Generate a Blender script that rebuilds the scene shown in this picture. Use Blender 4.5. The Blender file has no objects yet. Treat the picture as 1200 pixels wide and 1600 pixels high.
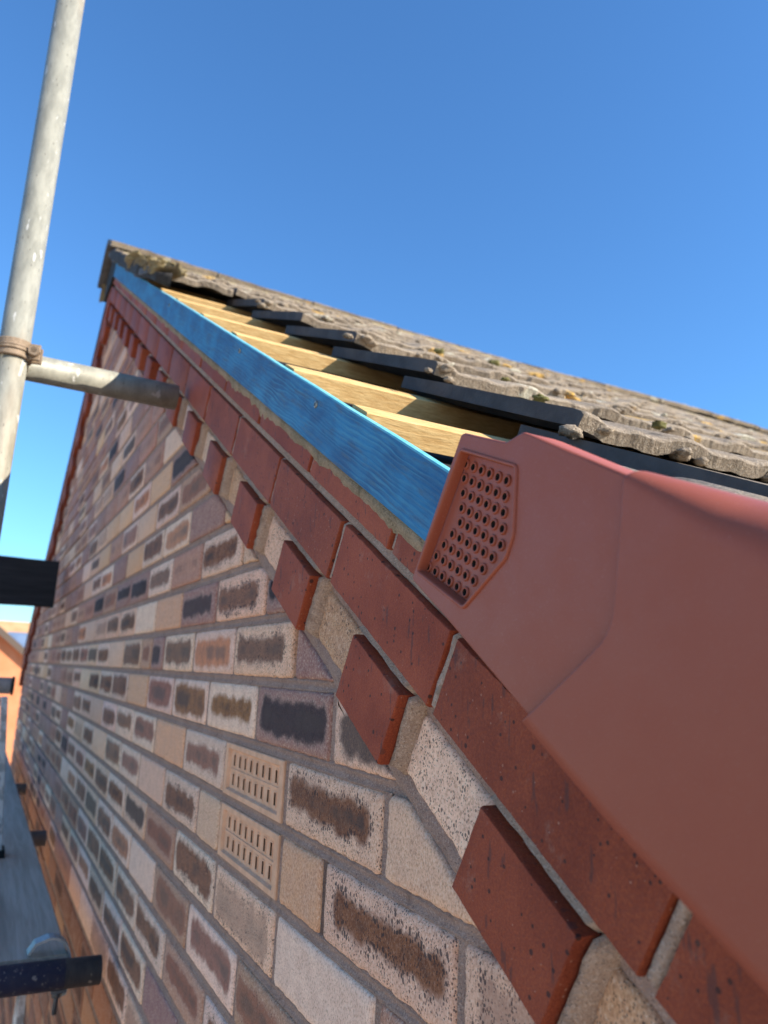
import bpy, math, random
from mathutils import Vector, Matrix, noise
C = bpy.context.scene
COL = C.collection
R_ = math.radians
random.seed(7)

# ------------------------------------------------------------------ camera
cam = bpy.data.cameras.new("camera"); cam_o = bpy.data.objects.new("camera", cam); COL.objects.link(cam_o)
CR = ((0.46768213, 0.16836308, 0.86771383), (0.88269627, -0.1401086, -0.44857204), (0.0460512, 0.97571689, -0.21413975))
CP = Vector((0.79461584, -0.30727388, 0.16169624))
M = Matrix(CR).to_4x4(); M.translation = CP
cam_o.matrix_world = M
cam.sensor_fit = 'VERTICAL'; cam.sensor_height = 36; cam.sensor_width = 27
cam.lens = 1178.63 / 1600 * 36
cam.clip_start = 0.01; cam.clip_end = 4000
cam.dof.use_dof = True; cam.dof.focus_distance = 0.60; cam.dof.aperture_fstop = 8.5
C.camera = cam_o

# ------------------------------------------------------------------ sky and sun
SUN = Vector((1.0, 1.0, 0.745)).normalized()
elev = math.asin(SUN.z)
w = bpy.data.worlds.new("World"); C.world = w; w.use_nodes = True
nt = w.node_tree; nt.nodes.clear()
sky = nt.nodes.new('ShaderNodeTexSky'); sky.sky_type = 'NISHITA'; sky.sun_disc = False
sky.sun_elevation = elev; sky.sun_rotation = math.atan2(SUN.x, SUN.y)
sky.air_density = 1.15; sky.dust_density = 0.15; sky.ozone_density = 3.0; sky.altitude = 0
bg = nt.nodes.new('ShaderNodeBackground'); bg.inputs[1].default_value = 0.112
out = nt.nodes.new('ShaderNodeOutputWorld')
tint = nt.nodes.new('ShaderNodeMix'); tint.data_type = 'RGBA'; tint.blend_type = 'MULTIPLY'; tint.inputs[0].default_value = 1; tint.inputs[7].default_value = (.46, .775, 1.06, 1)
nt.links.new(sky.outputs[0], tint.inputs[6]); nt.links.new(tint.outputs[2], bg.inputs[0]); nt.links.new(bg.outputs[0], out.inputs[0])
sl = bpy.data.lights.new("sun", 'SUN'); sl.energy = 4.6; sl.angle = R_(0.5); sl.color = (1, .90, .76)
so = bpy.data.objects.new("sun", sl); COL.objects.link(so)
so.rotation_euler = SUN.to_track_quat('Z', 'Y').to_euler()
C.view_settings.view_transform = 'Standard'; C.view_settings.look = 'None'
C.view_settings.exposure = 1.1; C.view_settings.gamma = 1; C.view_settings.use_curve_mapping = False

# ------------------------------------------------------------------ frames
TH = 0.514412
CS, SN = math.cos(TH), math.sin(TH)
XA = -2.42                                   # apex of the gable
def W(a, b, h): return (a, -h, b)            # wall frame: x, z, height out of the wall
def V(s, t, h): return (s*CS + t*SN, -h, -s*SN + t*CS)     # slope frame: along slope, up from it, out of the wall
def VM(s, t, h):
    x, y, z = V(s, t, h); return (2*XA - x, y, z)          # mirrored (far) slope

# ------------------------------------------------------------------ materials
def nm(name):
    m = bpy.data.materials.new(name); m.use_nodes = True
    t = m.node_tree; t.nodes.clear()
    o = t.nodes.new('ShaderNodeOutputMaterial'); b = t.nodes.new('ShaderNodeBsdfPrincipled')
    t.links.new(b.outputs[0], o.inputs[0])
    return m, t, b
class NB:
    def __init__(s, t): s.t = t
    def n(s, typ, **k):
        x = s.t.nodes.new('ShaderNode' + typ)
        for a, v in k.items(): setattr(x, a, v)
        return x
    def link(s, a, b): s.t.links.new(a, b)
    def coord(s, scale=(1, 1, 1)):
        g = s.n('NewGeometry'); m = s.n('VectorMath', operation='MULTIPLY'); s.link(g.outputs['Position'], m.inputs[0]); m.inputs[1].default_value = scale
        return m.outputs[0]
    def noise(s, vec, scale, detail=4, rough=.6, dist=0):
        x = s.n('TexNoise'); s.link(vec, x.inputs['Vector']); x.inputs['Scale'].default_value = scale
        x.inputs['Detail'].default_value = detail; x.inputs['Roughness'].default_value = rough; x.inputs['Distortion'].default_value = dist
        return x.outputs[0]
    def vor(s, vec, scale, feature='F1', out='Distance', rnd=1):
        x = s.n('TexVoronoi', feature=feature); s.link(vec, x.inputs['Vector']); x.inputs['Scale'].default_value = scale; x.inputs['Randomness'].default_value = rnd
        return x.outputs[out]
    def ramp(s, v, a, b, c=0, d=1, smooth=True):
        x = s.n('MapRange'); x.interpolation_type = 'SMOOTHSTEP' if smooth else 'LINEAR'
        s.link(v, x.inputs[0]); x.inputs[1].default_value = a; x.inputs[2].default_value = b; x.inputs[3].default_value = c; x.inputs[4].default_value = d
        return x.outputs[0]
    def mix(s, f, a, b, mode='MIX'):
        x = s.n('Mix', data_type='RGBA', blend_type=mode)
        for k, v in ((0, f), (6, a), (7, b)):
            if hasattr(v, 'default_value') or isinstance(v, bpy.types.NodeSocket): s.link(v, x.inputs[k])
            else: x.inputs[k].default_value = v if k == 0 else (*v, 1)
        return x.outputs[2]
    def math(s, op, a, b=0, c=0):
        x = s.n('Math', operation=op)
        for k, v in enumerate((a, b, c)):
            if isinstance(v, bpy.types.NodeSocket): s.link(v, x.inputs[k])
            else: x.inputs[k].default_value = v
        return x.outputs[0]
    def bump(s, h, dist, strength=1, normal=None):
        x = s.n('Bump'); s.link(h, x.inputs['Height']); x.inputs['Distance'].default_value = dist; x.inputs['Strength'].default_value = strength
        if normal: s.link(normal, x.inputs['Normal'])
        return x.outputs[0]

def simple(name, col, col2=None, rough=.7, metal=0, nscale=30, bump=.001, bscale=200, stretch=(1, 1, 1), spec=.5, lo=.35, hi=.65, extra=None):
    m, t, b = nm(name); q = NB(t)
    vec = q.coord(stretch)
    if col2:
        c = q.mix(q.ramp(q.noise(vec, nscale), lo, hi), col, col2)
        if extra: c = extra(q, vec, c)
        q.link(c, b.inputs['Base Color'])
    else: b.inputs['Base Color'].default_value = (*col, 1)
    b.inputs['Roughness'].default_value = rough; b.inputs['Metallic'].default_value = metal
    b.inputs['Specular IOR Level'].default_value = spec
    if bump: q.link(q.bump(q.noise(vec, bscale, 5, .65), bump), b.inputs['Normal'])
    return m

def brick_mat():
    m, t, b = nm('facing_brick'); q = NB(t)
    base = q.n('Attribute', attribute_name='base').outputs['Color']
    patch = q.n('Attribute', attribute_name='patch').outputs['Color']
    prm = q.n('Attribute', attribute_name='prm').outputs['Color']
    sep = q.n('SeparateColor'); q.link(prm, sep.inputs[0]); amt, speck, hl = sep.outputs
    uv = q.n('UVMap', uv_map='loc').outputs[0]
    g = q.n('NewGeometry').outputs['Position']
    # distance inwards from a rounded rectangle, irregular
    sx = q.n('SeparateXYZ'); q.link(uv, sx.inputs[0])
    sh_ = q.n('SeparateColor'); q.link(q.n('Attribute', attribute_name='shift').outputs['Color'], sh_.inputs[0])
    ax = q.math('ABSOLUTE', q.math('ADD', q.math('MULTIPLY', sx.outputs[0], hl), q.math('MULTIPLY', q.math('SUBTRACT', sh_.outputs[0], .5), .024)))
    ay = q.math('ABSOLUTE', q.math('ADD', q.math('MULTIPLY', sx.outputs[1], .0315), q.math('MULTIPLY', q.math('SUBTRACT', sh_.outputs[1], .5), .008)))
    size_ = q.math('MULTIPLY', q.math('SUBTRACT', sh_.outputs[2], .85), .009)
    rr = .028
    n0 = q.noise(g, 11, 2, .5); px = q.math('MAXIMUM', q.math('SUBTRACT', ax, q.math('SUBTRACT', hl, rr)), 0); py = q.math('MAXIMUM', q.math('SUBTRACT', ay, .0315 - rr), 0)
    d = q.math('SUBTRACT', rr, q.math('SQRT', q.math('ADD', q.math('MULTIPLY', px, px), q.math('MULTIPLY', py, py))))
    n1 = q.noise(g, 45, 3, .6); n2 = q.noise(g, 400, 2, .7)
    str_ = q.n('VectorMath', operation='MULTIPLY'); q.link(g, str_.inputs[0]); str_.inputs[1].default_value = (1, 1, .72)
    n3 = q.noise(str_.outputs[0], 480, 3, .7)
    dd = q.math('ADD', d, q.math('ADD', q.math('MULTIPLY', q.math('SUBTRACT', n1, .5), .020), q.math('MULTIPLY', q.math('SUBTRACT', n3, .5), .009)))
    dd = q.math('ADD', q.math('ADD', dd, size_), q.math('MULTIPLY', q.math('SUBTRACT', n0, .5), .014))
    mask = q.math('MULTIPLY', q.ramp(dd, .0050, .0150), amt)
    halo = q.math('MULTIPLY', q.math('MULTIPLY', q.ramp(dd, .004, .010), q.ramp(dd, .018, .011)), q.ramp(amt, .3, 1))
    # body colour variation
    c = q.mix(q.ramp(n1, .3, .7), base, q.mix(.35, base, (.58, .34, .24)), )
    c = q.mix(q.math('MULTIPLY', q.ramp(n3, .45, .68), .75), c, q.mix(1, c, (.55, .47, .42), 'MULTIPLY')); c = q.mix(q.math('MULTIPLY', q.ramp(n3, .46, .34), .4), c, (.8, .68, .52))
    c = q.mix(q.math('MULTIPLY', halo, .2), c, (.62, .46, .38))
    inner = q.mix(q.ramp(q.noise(g, 60, 4, .7), .38, .68), patch, q.mix(1, patch, (.55, .5, .55), 'MULTIPLY'))
    inner = q.mix(q.math('MULTIPLY', q.ramp(n3, .45, .7), .55), inner, q.mix(.4, patch, base))
    inner = q.mix(q.math('MULTIPLY', q.math('MULTIPLY', q.ramp(dd, .017, .027), q.ramp(n0, .38, .58)), .75), inner, (.045, .036, .034))
    c = q.mix(mask, c, inner)
    # dark manganese specks, dragged a little downwards
    v1 = q.vor(str_.outputs[0], 520); thr = q.math('MULTIPLY', q.noise(g, 75, 2), .74)
    sp = q.math('MULTIPLY', q.math('LESS_THAN', v1, q.math('SUBTRACT', thr, .12)), q.ramp(speck, 0, 1, 0, 1))
    near = q.ramp(q.math('ABSOLUTE', q.math('SUBTRACT', dd, .010)), .014, .004)
    big = q.math('LESS_THAN', q.vor(str_.outputs[0], 270), q.math('MULTIPLY', q.math('MULTIPLY', near, q.ramp(q.noise(g, 40, 2), .35, .65, .3, 1)), q.math('MULTIPLY', q.math('MULTIPLY', speck, speck), .56)))
    sp = q.math('MAXIMUM', sp, big)
    c = q.mix(q.math('MULTIPLY', sp, .82), c, (.035, .028, .03))
    q.link(c, b.inputs['Base Color']); b.inputs['Roughness'].default_value = .85; b.inputs['Specular IOR Level'].default_value = .3
    h = q.math('ADD', q.math('MULTIPLY', n3, .7), q.math('MULTIPLY', q.noise(g, 900, 3, .7), .6))
    h = q.math('SUBTRACT', h, q.math('MULTIPLY', sp, .6))
    q.link(q.bump(h, .0011, .8), b.inputs['Normal'])
    return m

def red_brick_mat():
    m, t, b = nm('red_engineering_brick'); q = NB(t)
    base = q.n('Attribute', attribute_name='base').outputs['Color']
    g = q.n('NewGeometry').outputs['Position']
    n1 = q.noise(g, 18, 4, .6); n2 = q.noise(g, 700, 3, .75)
    c = q.mix(q.ramp(n1, .35, .7), base, q.mix(1, base, (.74, .66, .66), 'MULTIPLY'))
    c = q.mix(q.math('MULTIPLY', q.ramp(n2, .48, .66), .6), c, q.mix(1, c, (1.5, 1.9, 1.5), 'MULTIPLY'))
    c = q.mix(q.math('MULTIPLY', q.ramp(n2, .44, .32), .5), c, q.mix(1, c, (.5, .45, .5), 'MULTIPLY'))
    # pits and pale grit
    def spots(scale, thr, off):
        a = q.n('VectorMath', operation='ADD'); q.link(g, a.inputs[0]); a.inputs[1].default_value = (off, off, off)
        k = q.math('GREATER_THAN', q.n('SeparateColor').outputs[0], .5)
        x = q.n('TexVoronoi', feature='F1'); q.link(a.outputs[0], x.inputs['Vector']); x.inputs['Scale'].default_value = scale
        sc = q.n('SeparateColor'); q.link(x.outputs['Color'], sc.inputs[0])
        return q.math('MULTIPLY', q.math('LESS_THAN', x.outputs['Distance'], q.math('MULTIPLY', sc.outputs[1], thr)), q.math('GREATER_THAN', sc.outputs[0], .40))
    pit = q.math('MAXIMUM', spots(120, .26, 3), spots(70, .20, 9)); grit = spots(240, .20, 17)
    dark = q.math('MULTIPLY', q.ramp(q.noise(q.coord((2.6, 1, .5)), 70, 2, .5), .645, .70), .55)
    c = q.mix(dark, c, (.055, .03, .03))
    c = q.mix(q.math('MULTIPLY', pit, .8), c, (.025, .012, .012)); c = q.mix(q.math('MULTIPLY', grit, .55), c, (.42, .24, .17))
    c = q.mix(q.math('MULTIPLY', q.ramp(q.noise(g, 22, 6, .75), .58, .72), .28), c, (.40, .25, .18))
    q.link(c, b.inputs['Base Color']); b.inputs['Roughness'].default_value = .72; b.inputs['Specular IOR Level'].default_value = .35
    h = q.math('SUBTRACT', q.math('ADD', q.math('MULTIPLY', n2, .35), q.math('MULTIPLY', q.noise(g, 300, 3), .7)), q.math('MULTIPLY', pit, 1.3))
    q.link(q.bump(h, .0014, .9), b.inputs['Normal'])
    return m

def mortar_mat(name, c1, c2, c3=(.36, .33, .33)):
    m, t, b = nm(name); q = NB(t); g = q.n('NewGeometry').outputs['Position']
    n = q.noise(g, 25, 5, .65); s = q.noise(g, 520, 3, .75)
    c = q.mix(q.ramp(n, .35, .65), c1, c2); c = q.mix(q.math('MULTIPLY', q.ramp(s, .48, .66), .8), c, c3); c = q.mix(q.math('MULTIPLY', q.ramp(q.noise(g, 640, 2, .7), .56, .68), .7), c, tuple(.4*x for x in c1))
    c = q.mix(q.math('MULTIPLY', q.ramp(q.noise(g, 70, 3), .58, .7), .45), c, tuple(.5*x for x in c1))
    q.link(c, b.inputs['Base Color']); b.inputs['Roughness'].default_value = .9; b.inputs['Specular IOR Level'].default_value = .2
    q.link(q.bump(q.math('ADD', q.math('ADD', s, q.noise(g, 350, 3, .7)), q.math('MULTIPLY', n, 2)), .0022, .9), b.inputs['Normal'])
    return m

def tile_mat():
    m, t, b = nm('weathered_concrete_tile'); q = NB(t); g = q.n('NewGeometry').outputs['Position']
    n = q.noise(g, 5, 6, .7); s = q.noise(g, 260, 4, .75); k = q.noise(g, 28, 5, .7)
    c = q.mix(q.ramp(n, .35, .65), (.215, .17, .125), (.31, .25, .185))
    c = q.mix(q.math('MULTIPLY', q.ramp(s, .45, .7), .75), c, (.42, .36, .29))
    c = q.mix(q.math('MULTIPLY', q.ramp(k, .55, .68), .6), c, (.085, .075, .065))
    gr = q.vor(g, 380); c = q.mix(q.math('MULTIPLY', q.math('LESS_THAN', gr, .28), .5), c, (.07, .06, .055))
    lich = q.ramp(q.noise(q.coord((1, 1, 1)), 7, 3, .5), .63, .67)
    c = q.mix(q.math('MULTIPLY', lich, q.ramp(s, .35, .6)), c, (.55, .33, .07))
    wl = q.ramp(q.noise(q.coord((1.3, .9, 1)), 11, 4, .6), .62, .66)
    c = q.mix(q.math('MULTIPLY', wl, .7), c, (.52, .50, .40))
    ms = q.ramp(q.noise(q.coord((.8, 1.2, 1)), 17, 4, .6), .64, .69)
    c = q.mix(q.math('MULTIPLY', ms, .7), c, (.07, .07, .025))
    q.link(c, b.inputs['Base Color']); b.inputs['Roughness'].default_value = .92; b.inputs['Specular IOR Level'].default_value = .2
    h = q.math('ADD', q.math('ADD', q.math('MULTIPLY', s, 1.3), q.math('MULTIPLY', k, 2.5)), q.math('MULTIPLY', q.noise(q.coord((.35, 1.6, .35)), 60, 3, .6), 1.2))
    q.link(q.bump(h, .0022, .8), b.inputs['Normal'])
    return m

def wood_mat(name, c1, c2, c3, rough=.75, spec=.2, scl=(1, .08, 1), sc=120, knot=.5, bump=.0012):
    m, t, b = nm(name); q = NB(t); v = q.coord(scl)
    n = q.noise(v, sc, 5, .65, .3); n0 = q.noise(v, sc*.12, 3, .5, .6)
    c = q.mix(q.ramp(n, .3, .7), c1, c2); c = q.mix(q.math('MULTIPLY', q.ramp(n0, .5, .7), knot), c, c3)
    q.link(c, b.inputs['Base Color']); b.inputs['Roughness'].default_value = rough; b.inputs['Specular IOR Level'].default_value = spec
    q.link(q.bump(n, bump, .7), b.inputs['Normal'])
    return m

def blue_mat():
    m, t, b = nm('blue_treated_timber'); q = NB(t)
    uv = q.n('UVMap', uv_map='loc').outputs[0]           # metres along and across the board
    def sc(v): 
        x = q.n('VectorMath', operation='MULTIPLY'); q.link(uv, x.inputs[0]); x.inputs[1].default_value = v; return x.outputs[0]
    # rings of a flat-sawn board
    wv = q.n('TexWave', wave_type='BANDS', bands_direction='Y'); q.link(sc((1.1, 9, 1)), wv.inputs['Vector'])
    wv.inputs['Scale'].default_value = 7; wv.inputs['Distortion'].default_value = 9; wv.inputs['Detail'].default_value = 2.5; wv.inputs['Detail Scale'].default_value = 1.2; wv.inputs['Detail Roughness'].default_value = .55
    n = q.noise(sc((6, 40, 1)), 3, 4, .6); f = q.noise(sc((60, 700, 1)), 1, 3, .6); bl = q.noise(sc((12, 22, 1)), 1, 3, .6)
    c = q.mix(q.ramp(bl, .32, .68), (.006, .078, .20), (.014, .185, .37))
    c = q.mix(q.math('MULTIPLY', q.math('MULTIPLY', q.ramp(wv.outputs[0], .6, .98), q.ramp(q.noise(sc((5, 25, 1)), 1, 3, .6), .35, .65)), .55), c, (.07, .30, .42))
    c = q.mix(q.math('MULTIPLY', q.ramp(f, .5, .75), .30), c, (.02, .06, .16))
    c = q.mix(q.math('MULTIPLY', q.ramp(n, .52, .68), .6), c, (.055, .095, .15))
    fu = q.ramp(q.noise(sc((900, 500, 1)), 1, 2, .6), .5, .8); c = q.mix(q.math('MULTIPLY', fu, .2), c, (.15, .36, .48))
    q.link(c, b.inputs['Base Color']); b.inputs['Roughness'].default_value = .62
    q.link(q.bump(q.math('ADD', f, q.math('MULTIPLY', wv.outputs[0], .5)), .0008, .7), b.inputs['Normal'])
    return m

def plastic_mat():
    m, t, b = nm('terracotta_plastic'); q = NB(t); g = q.n('NewGeometry').outputs['Position']
    n = q.noise(g, 9, 3, .5); f = q.noise(g, 1500, 2, .5)
    c = q.mix(q.ramp(n, .3, .7), (.315, .079, .042), (.325, .082, .044))
    c = q.mix(q.math('MULTIPLY', q.ramp(q.noise(g, 900, 2, .6), .60, .72), .16), c, (.5, .32, .25))
    q.link(c, b.inputs['Base Color']); b.inputs['Specular IOR Level'].default_value = .30
    q.link(q.ramp(q.noise(g, 40, 4, .7), .3, .7, .42, .52), b.inputs['Roughness'])
    sc_ = q.ramp(q.noise(q.coord((30, 1, 90)), 8, 3, .6), .62, .75)
    q.link(q.bump(q.math('ADD', f, q.math('MULTIPLY', sc_, .5)), .00018, .6), b.inputs['Normal'])
    return m

def galv_mat(name, c1=(.34, .33, .27), c2=(.23, .225, .185), metal=.15, rough=.5, rust=.3):
    m, t, b = nm(name); q = NB(t); v = q.coord((1, 1, .35))
    n = q.noise(v, 45, 6, .7); n2 = q.noise(v, 9, 3, .6)
    c = q.mix(q.ramp(n, .35, .65), c1, c2); c = q.mix(q.math('MULTIPLY', q.ramp(n2, .55, .7), rust), c, (.30, .21, .12))
    c = q.mix(q.math('MULTIPLY', q.math('LESS_THAN', q.vor(v, 120), .12), .7), c, (.12, .11, .09))
    c = q.mix(q.math('MULTIPLY', q.ramp(q.noise(v, 70, 2), .66, .7), .7), c, (.62, .61, .56))
    q.link(c, b.inputs['Base Color']); b.inputs['Metallic'].default_value = metal; b.inputs['Roughness'].default_value = rough
    q.link(q.bump(n, .0012, .6), b.inputs['Normal'])
    return m

BR = brick_mat(); RB = red_brick_mat()
MO = mortar_mat('brown_mortar', (.32, .205, .155), (.39, .26, .20), (.54, .39, .31))
MG = mortar_mat('grey_mortar', (.39, .265, .19), (.49, .35, .26), (.64, .49, .38))
MD = mortar_mat('damp_bedding_mortar', (.25, .19, .11), (.42, .31, .20), (.5, .39, .26))
TI = tile_mat()
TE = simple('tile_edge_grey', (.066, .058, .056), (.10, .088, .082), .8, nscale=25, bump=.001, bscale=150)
YW = wood_mat('new_softwood', (.54, .32, .12), (.72, .49, .22), (.40, .21, .07), scl=(1, .14, 1), sc=330)
GW = wood_mat('grey_scaffold_board', (.42, .33, .25), (.58, .47, .37), (.24, .19, .14), scl=(.05, 1, 1), sc=90, rough=.8)
BW = wood_mat('blackened_board', (.018, .018, .02), (.035, .034, .036), (.01, .01, .01), scl=(1, .06, 1), sc=80)
BL = blue_mat(); PL = plastic_mat()
BE = simple('pale_blue_sawn_edge', (.10, .42, .50), (.20, .52, .58), .6, nscale=80)
GA = galv_mat('galvanised_steel'); 
DT = galv_mat('dark_tube', (.06, .075, .095), (.10, .12, .14), .5, .5, .15)
BB = simple('blue_paint', (.015, .03, .08), (.03, .045, .09), .5, nscale=60,
            extra=lambda q, v, c: q.mix(q.ramp(q.noise(v, 120, 2), .64, .67), c, (.25, .27, .28)))
RU = simple('rusty_forged_steel', (.21, .15, .095), (.30, .22, .15), .75, metal=.2, nscale=60, bump=.0015, bscale=120)
BK = simple('black_parts_and_hole_dark', (.008, .008, .008), None, .9, bump=0)  # plain black parts; also paints the dark inside holes and the ridge end
FE = simple('black_roofing_felt', (.010, .010, .011), (.018, .018, .018), .9, nscale=20)  # felt set near black, painting in the dark void beneath the tiles
SC = simple('zinc_screw', (.42, .40, .33), (.28, .27, .24), .4, metal=.8, nscale=400, bump=0)
WP = simple('white_worn_metal', (.62, .60, .57), (.34, .33, .31), .45, nscale=45, bump=.001, lo=.45, hi=.6)
AB = simple('clay_air_brick', (.76, .44, .26), (.64, .36, .21), .85, nscale=55, bump=.0008, bscale=500)
AH = simple('air_brick_hole', (.06, .03, .02), None, .9, bump=0)
NR = simple('orange_roof_tile', (.48, .26, .12), (.56, .33, .17), .8, nscale=3, bump=0)
NBk = simple('orange_brick', (.55, .20, .085), (.62, .25, .12), .8, nscale=1.5, bump=0)
NT = simple('brown_bargeboard', (.10, .07, .05), None, .6, bump=0)
SP = simple('solar_glass', (.10, .15, .25), (.17, .24, .36), .15, nscale=1.2, bump=0)
GD = simple('pale_bounce_ground', (.50, .375, .25), (.58, .44, .30), .95, nscale=.4, bump=.02, bscale=4)  # unseen ground, coloured pale and warm to bounce fill onto the wall
MS = simple('moss', (.10, .10, .03), (.17, .15, .05), .95, nscale=60, bump=.004, bscale=150)

# ------------------------------------------------------------------ object helpers
def link(name, me, parent=None, loc=None):
    o = bpy.data.objects.new(name, me); COL.objects.link(o)
    if parent: o.parent = parent
    if loc: o.location = loc
    return o
def tag(o, label=None, cat=None, group=None, kind=None):
    if label: o['label'] = label
    if cat: o['category'] = cat
    if group: o['group'] = group
    if kind: o['kind'] = kind
    return o
def empty(name, loc, label, cat, group=None):
    return tag(link(name, None, None, loc), label, cat, group)
def lab(o, s): o['label'] = s; return o

class MB:
    """collects faces into one mesh; with per-face colours for the brick materials"""
    def __init__(s): s.v = []; s.f = []; s.uv = []; s.mi = []; s.a = {'base': [], 'patch': [], 'prm': [], 'shift': []}; s.sm = []
    def face(s, idx, uv=None, cols=None, mi=0, smooth=False):
        s.f.append(idx); s.uv.append(uv or [(0, 0)]*len(idx)); s.mi.append(mi); s.sm.append(smooth)
        cols = cols or ((.3, .1, .05), (.1, .1, .1), (0, 0, 0))
        if len(cols) < 4: cols = (*cols, (.5, .5, .5))
        for k, c in zip(('base', 'patch', 'prm', 'shift'), cols): s.a[k].append((*c, 1))
    def box(s, fr, a, b, h, mi=0, cols=None):
        """fr frame; a,b,h ranges"""
        n = len(s.v)
        for hh in h:
            for bb in b:
                for aa in a: s.v.append(fr(aa, bb, hh))
        F = [(0, 1, 3, 2), (4, 6, 7, 5), (0, 4, 5, 1), (2, 3, 7, 6), (0, 2, 6, 4), (1, 5, 7, 3)]
        AB_ = [(a[i & 1], b[(i >> 1) & 1]) for i in range(8)]
        for f in F: s.face([n+i for i in f], [AB_[i] for i in f], cols, mi)
    def build(s, name, mats, parent=None, loc=None, smooth=None, bevel=0):
        me = bpy.data.meshes.new(name); off = Vector(loc) if loc else Vector((0, 0, 0))
        base = off
        if parent:
            base = off + parent_world(parent)
        me.from_pydata([tuple(Vector(v)-base) for v in s.v], [], s.f)
        for m in (mats if isinstance(mats, (list, tuple)) else [mats]): me.materials.append(m)
        uvl = me.uv_layers.new(name='loc'); k = 0
        flat = [c for u in s.uv for p in u for c in p]
        uvl.data.foreach_set('uv', flat)
        me.polygons.foreach_set('material_index', s.mi)
        me.polygons.foreach_set('use_smooth', [smooth if smooth is not None else x for x in s.sm])
        for kx, dat in s.a.items():
            at = me.attributes.new(kx, 'FLOAT_COLOR', 'FACE'); at.data.foreach_set('color', [c for d in dat for c in d])
        import bmesh
        bm = bmesh.new(); bm.from_mesh(me); bmesh.ops.recalc_face_normals(bm, faces=bm.faces); bm.to_mesh(me); bm.free()
        me.update()
        o = link(name, me, parent, tuple(off) if (loc or parent) else None)
        if bevel:
            mo = o.modifiers.new('bevel', 'BEVEL'); mo.width = bevel; mo.segments = 2; mo.limit_method = 'ANGLE'
        return o
def parent_world(p):
    v = Vector((0, 0, 0))
    while p: v += Vector(p.location); p = p.parent
    return v

def cyl(mb, p0, p1, r, n=32, mi=0, cap=True, r1=None, hollow=0, segs=1):
    p0 = Vector(p0); p1 = Vector(p1); d = (p1-p0).normalized()
    u = d.orthogonal().normalized(); w_ = d.cross(u); r1 = r if r1 is None else r1
    base = len(mb.v)
    for k in range(segs+1):
        c = p0.lerp(p1, k/segs); rr = r+(r1-r)*k/segs
        for i in range(n):
            a = 2*math.pi*i/n; mb.v.append(tuple(c+u*math.cos(a)*rr+w_*math.sin(a)*rr))
    for k in range(segs):
        for i in range(n):
            j = (i+1) % n; b0 = base+k*n; mb.face([b0+i, b0+j, b0+n+j, b0+n+i], mi=mi, smooth=True)
    if hollow:
        ib = len(mb.v)
        for c, dd in ((p0, 1), (p1, -1)):
            for rr, off in ((r-hollow, 0), (r-hollow, .12)):
                for i in range(n):
                    a = 2*math.pi*i/n; mb.v.append(tuple(c+d*off*dd+u*math.cos(a)*rr+w_*math.sin(a)*rr))
        for e in range(2):
            o_ = base + (segs*n if e else 0); q0 = ib+e*2*n
            for i in range(n):
                j = (i+1) % n
                mb.face([o_+i, o_+j, q0+j, q0+i], mi=mi); mb.face([q0+i, q0+j, q0+n+j, q0+n+i], mi=mi, smooth=True)
            mb.face([q0+n+i for i in range(n)], mi=mi)
    elif cap:
        mb.face([base+i for i in range(n)], mi=mi); mb.face([base+segs*n+i for i in range(n)], mi=mi)

def inset(poly, d):
    """offset a convex polygon (list of 2-tuples, ccw) inwards"""
    n = len(poly); L = []
    for i in range(n):
        (x0, y0), (x1, y1) = poly[i], poly[(i+1) % n]; dx, dy = x1-x0, y1-y0; l = math.hypot(dx, dy) or 1e-9
        nx, ny = -dy/l, dx/l; L.append((nx, ny, nx*x0+ny*y0+d))
    r = []
    for i in range(n):
        a = L[i-1]; b = L[i]; det = a[0]*b[1]-a[1]*b[0]
        if abs(det) < 1e-6: r.append((poly[i][0]+b[0]*d, poly[i][1]+b[1]*d)); continue
        r.append(((a[2]*b[1]-a[1]*b[2])/det, (a[0]*b[2]-a[2]*b[0])/det))
    return r
def clip(poly, nx, ny, c):
    """keep nx*x+ny*y <= c"""
    r = []
    for i in range(len(poly)):
        p, q_ = poly[i], poly[(i+1) % len(poly)]; dp = nx*p[0]+ny*p[1]-c; dq = nx*q_[0]+ny*q_[1]-c
        if dp <= 0: r.append(p)
        if (dp < 0) != (dq < 0) and abs(dp-dq) > 1e-12:
            k = dp/(dp-dq); r.append((p[0]+(q_[0]-p[0])*k, p[1]+(q_[1]-p[1])*k))
    o = []
    for p in r:
        if not o or math.hypot(p[0]-o[-1][0], p[1]-o[-1][1]) > 1e-4: o.append(p)
    if len(o) > 1 and math.hypot(o[0][0]-o[-1][0], o[0][1]-o[-1][1]) < 1e-4: o.pop()
    return o
def area(p): return .5*sum(p[i][0]*p[(i+1) % len(p)][1]-p[(i+1) % len(p)][0]*p[i][1] for i in range(len(p)))

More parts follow.
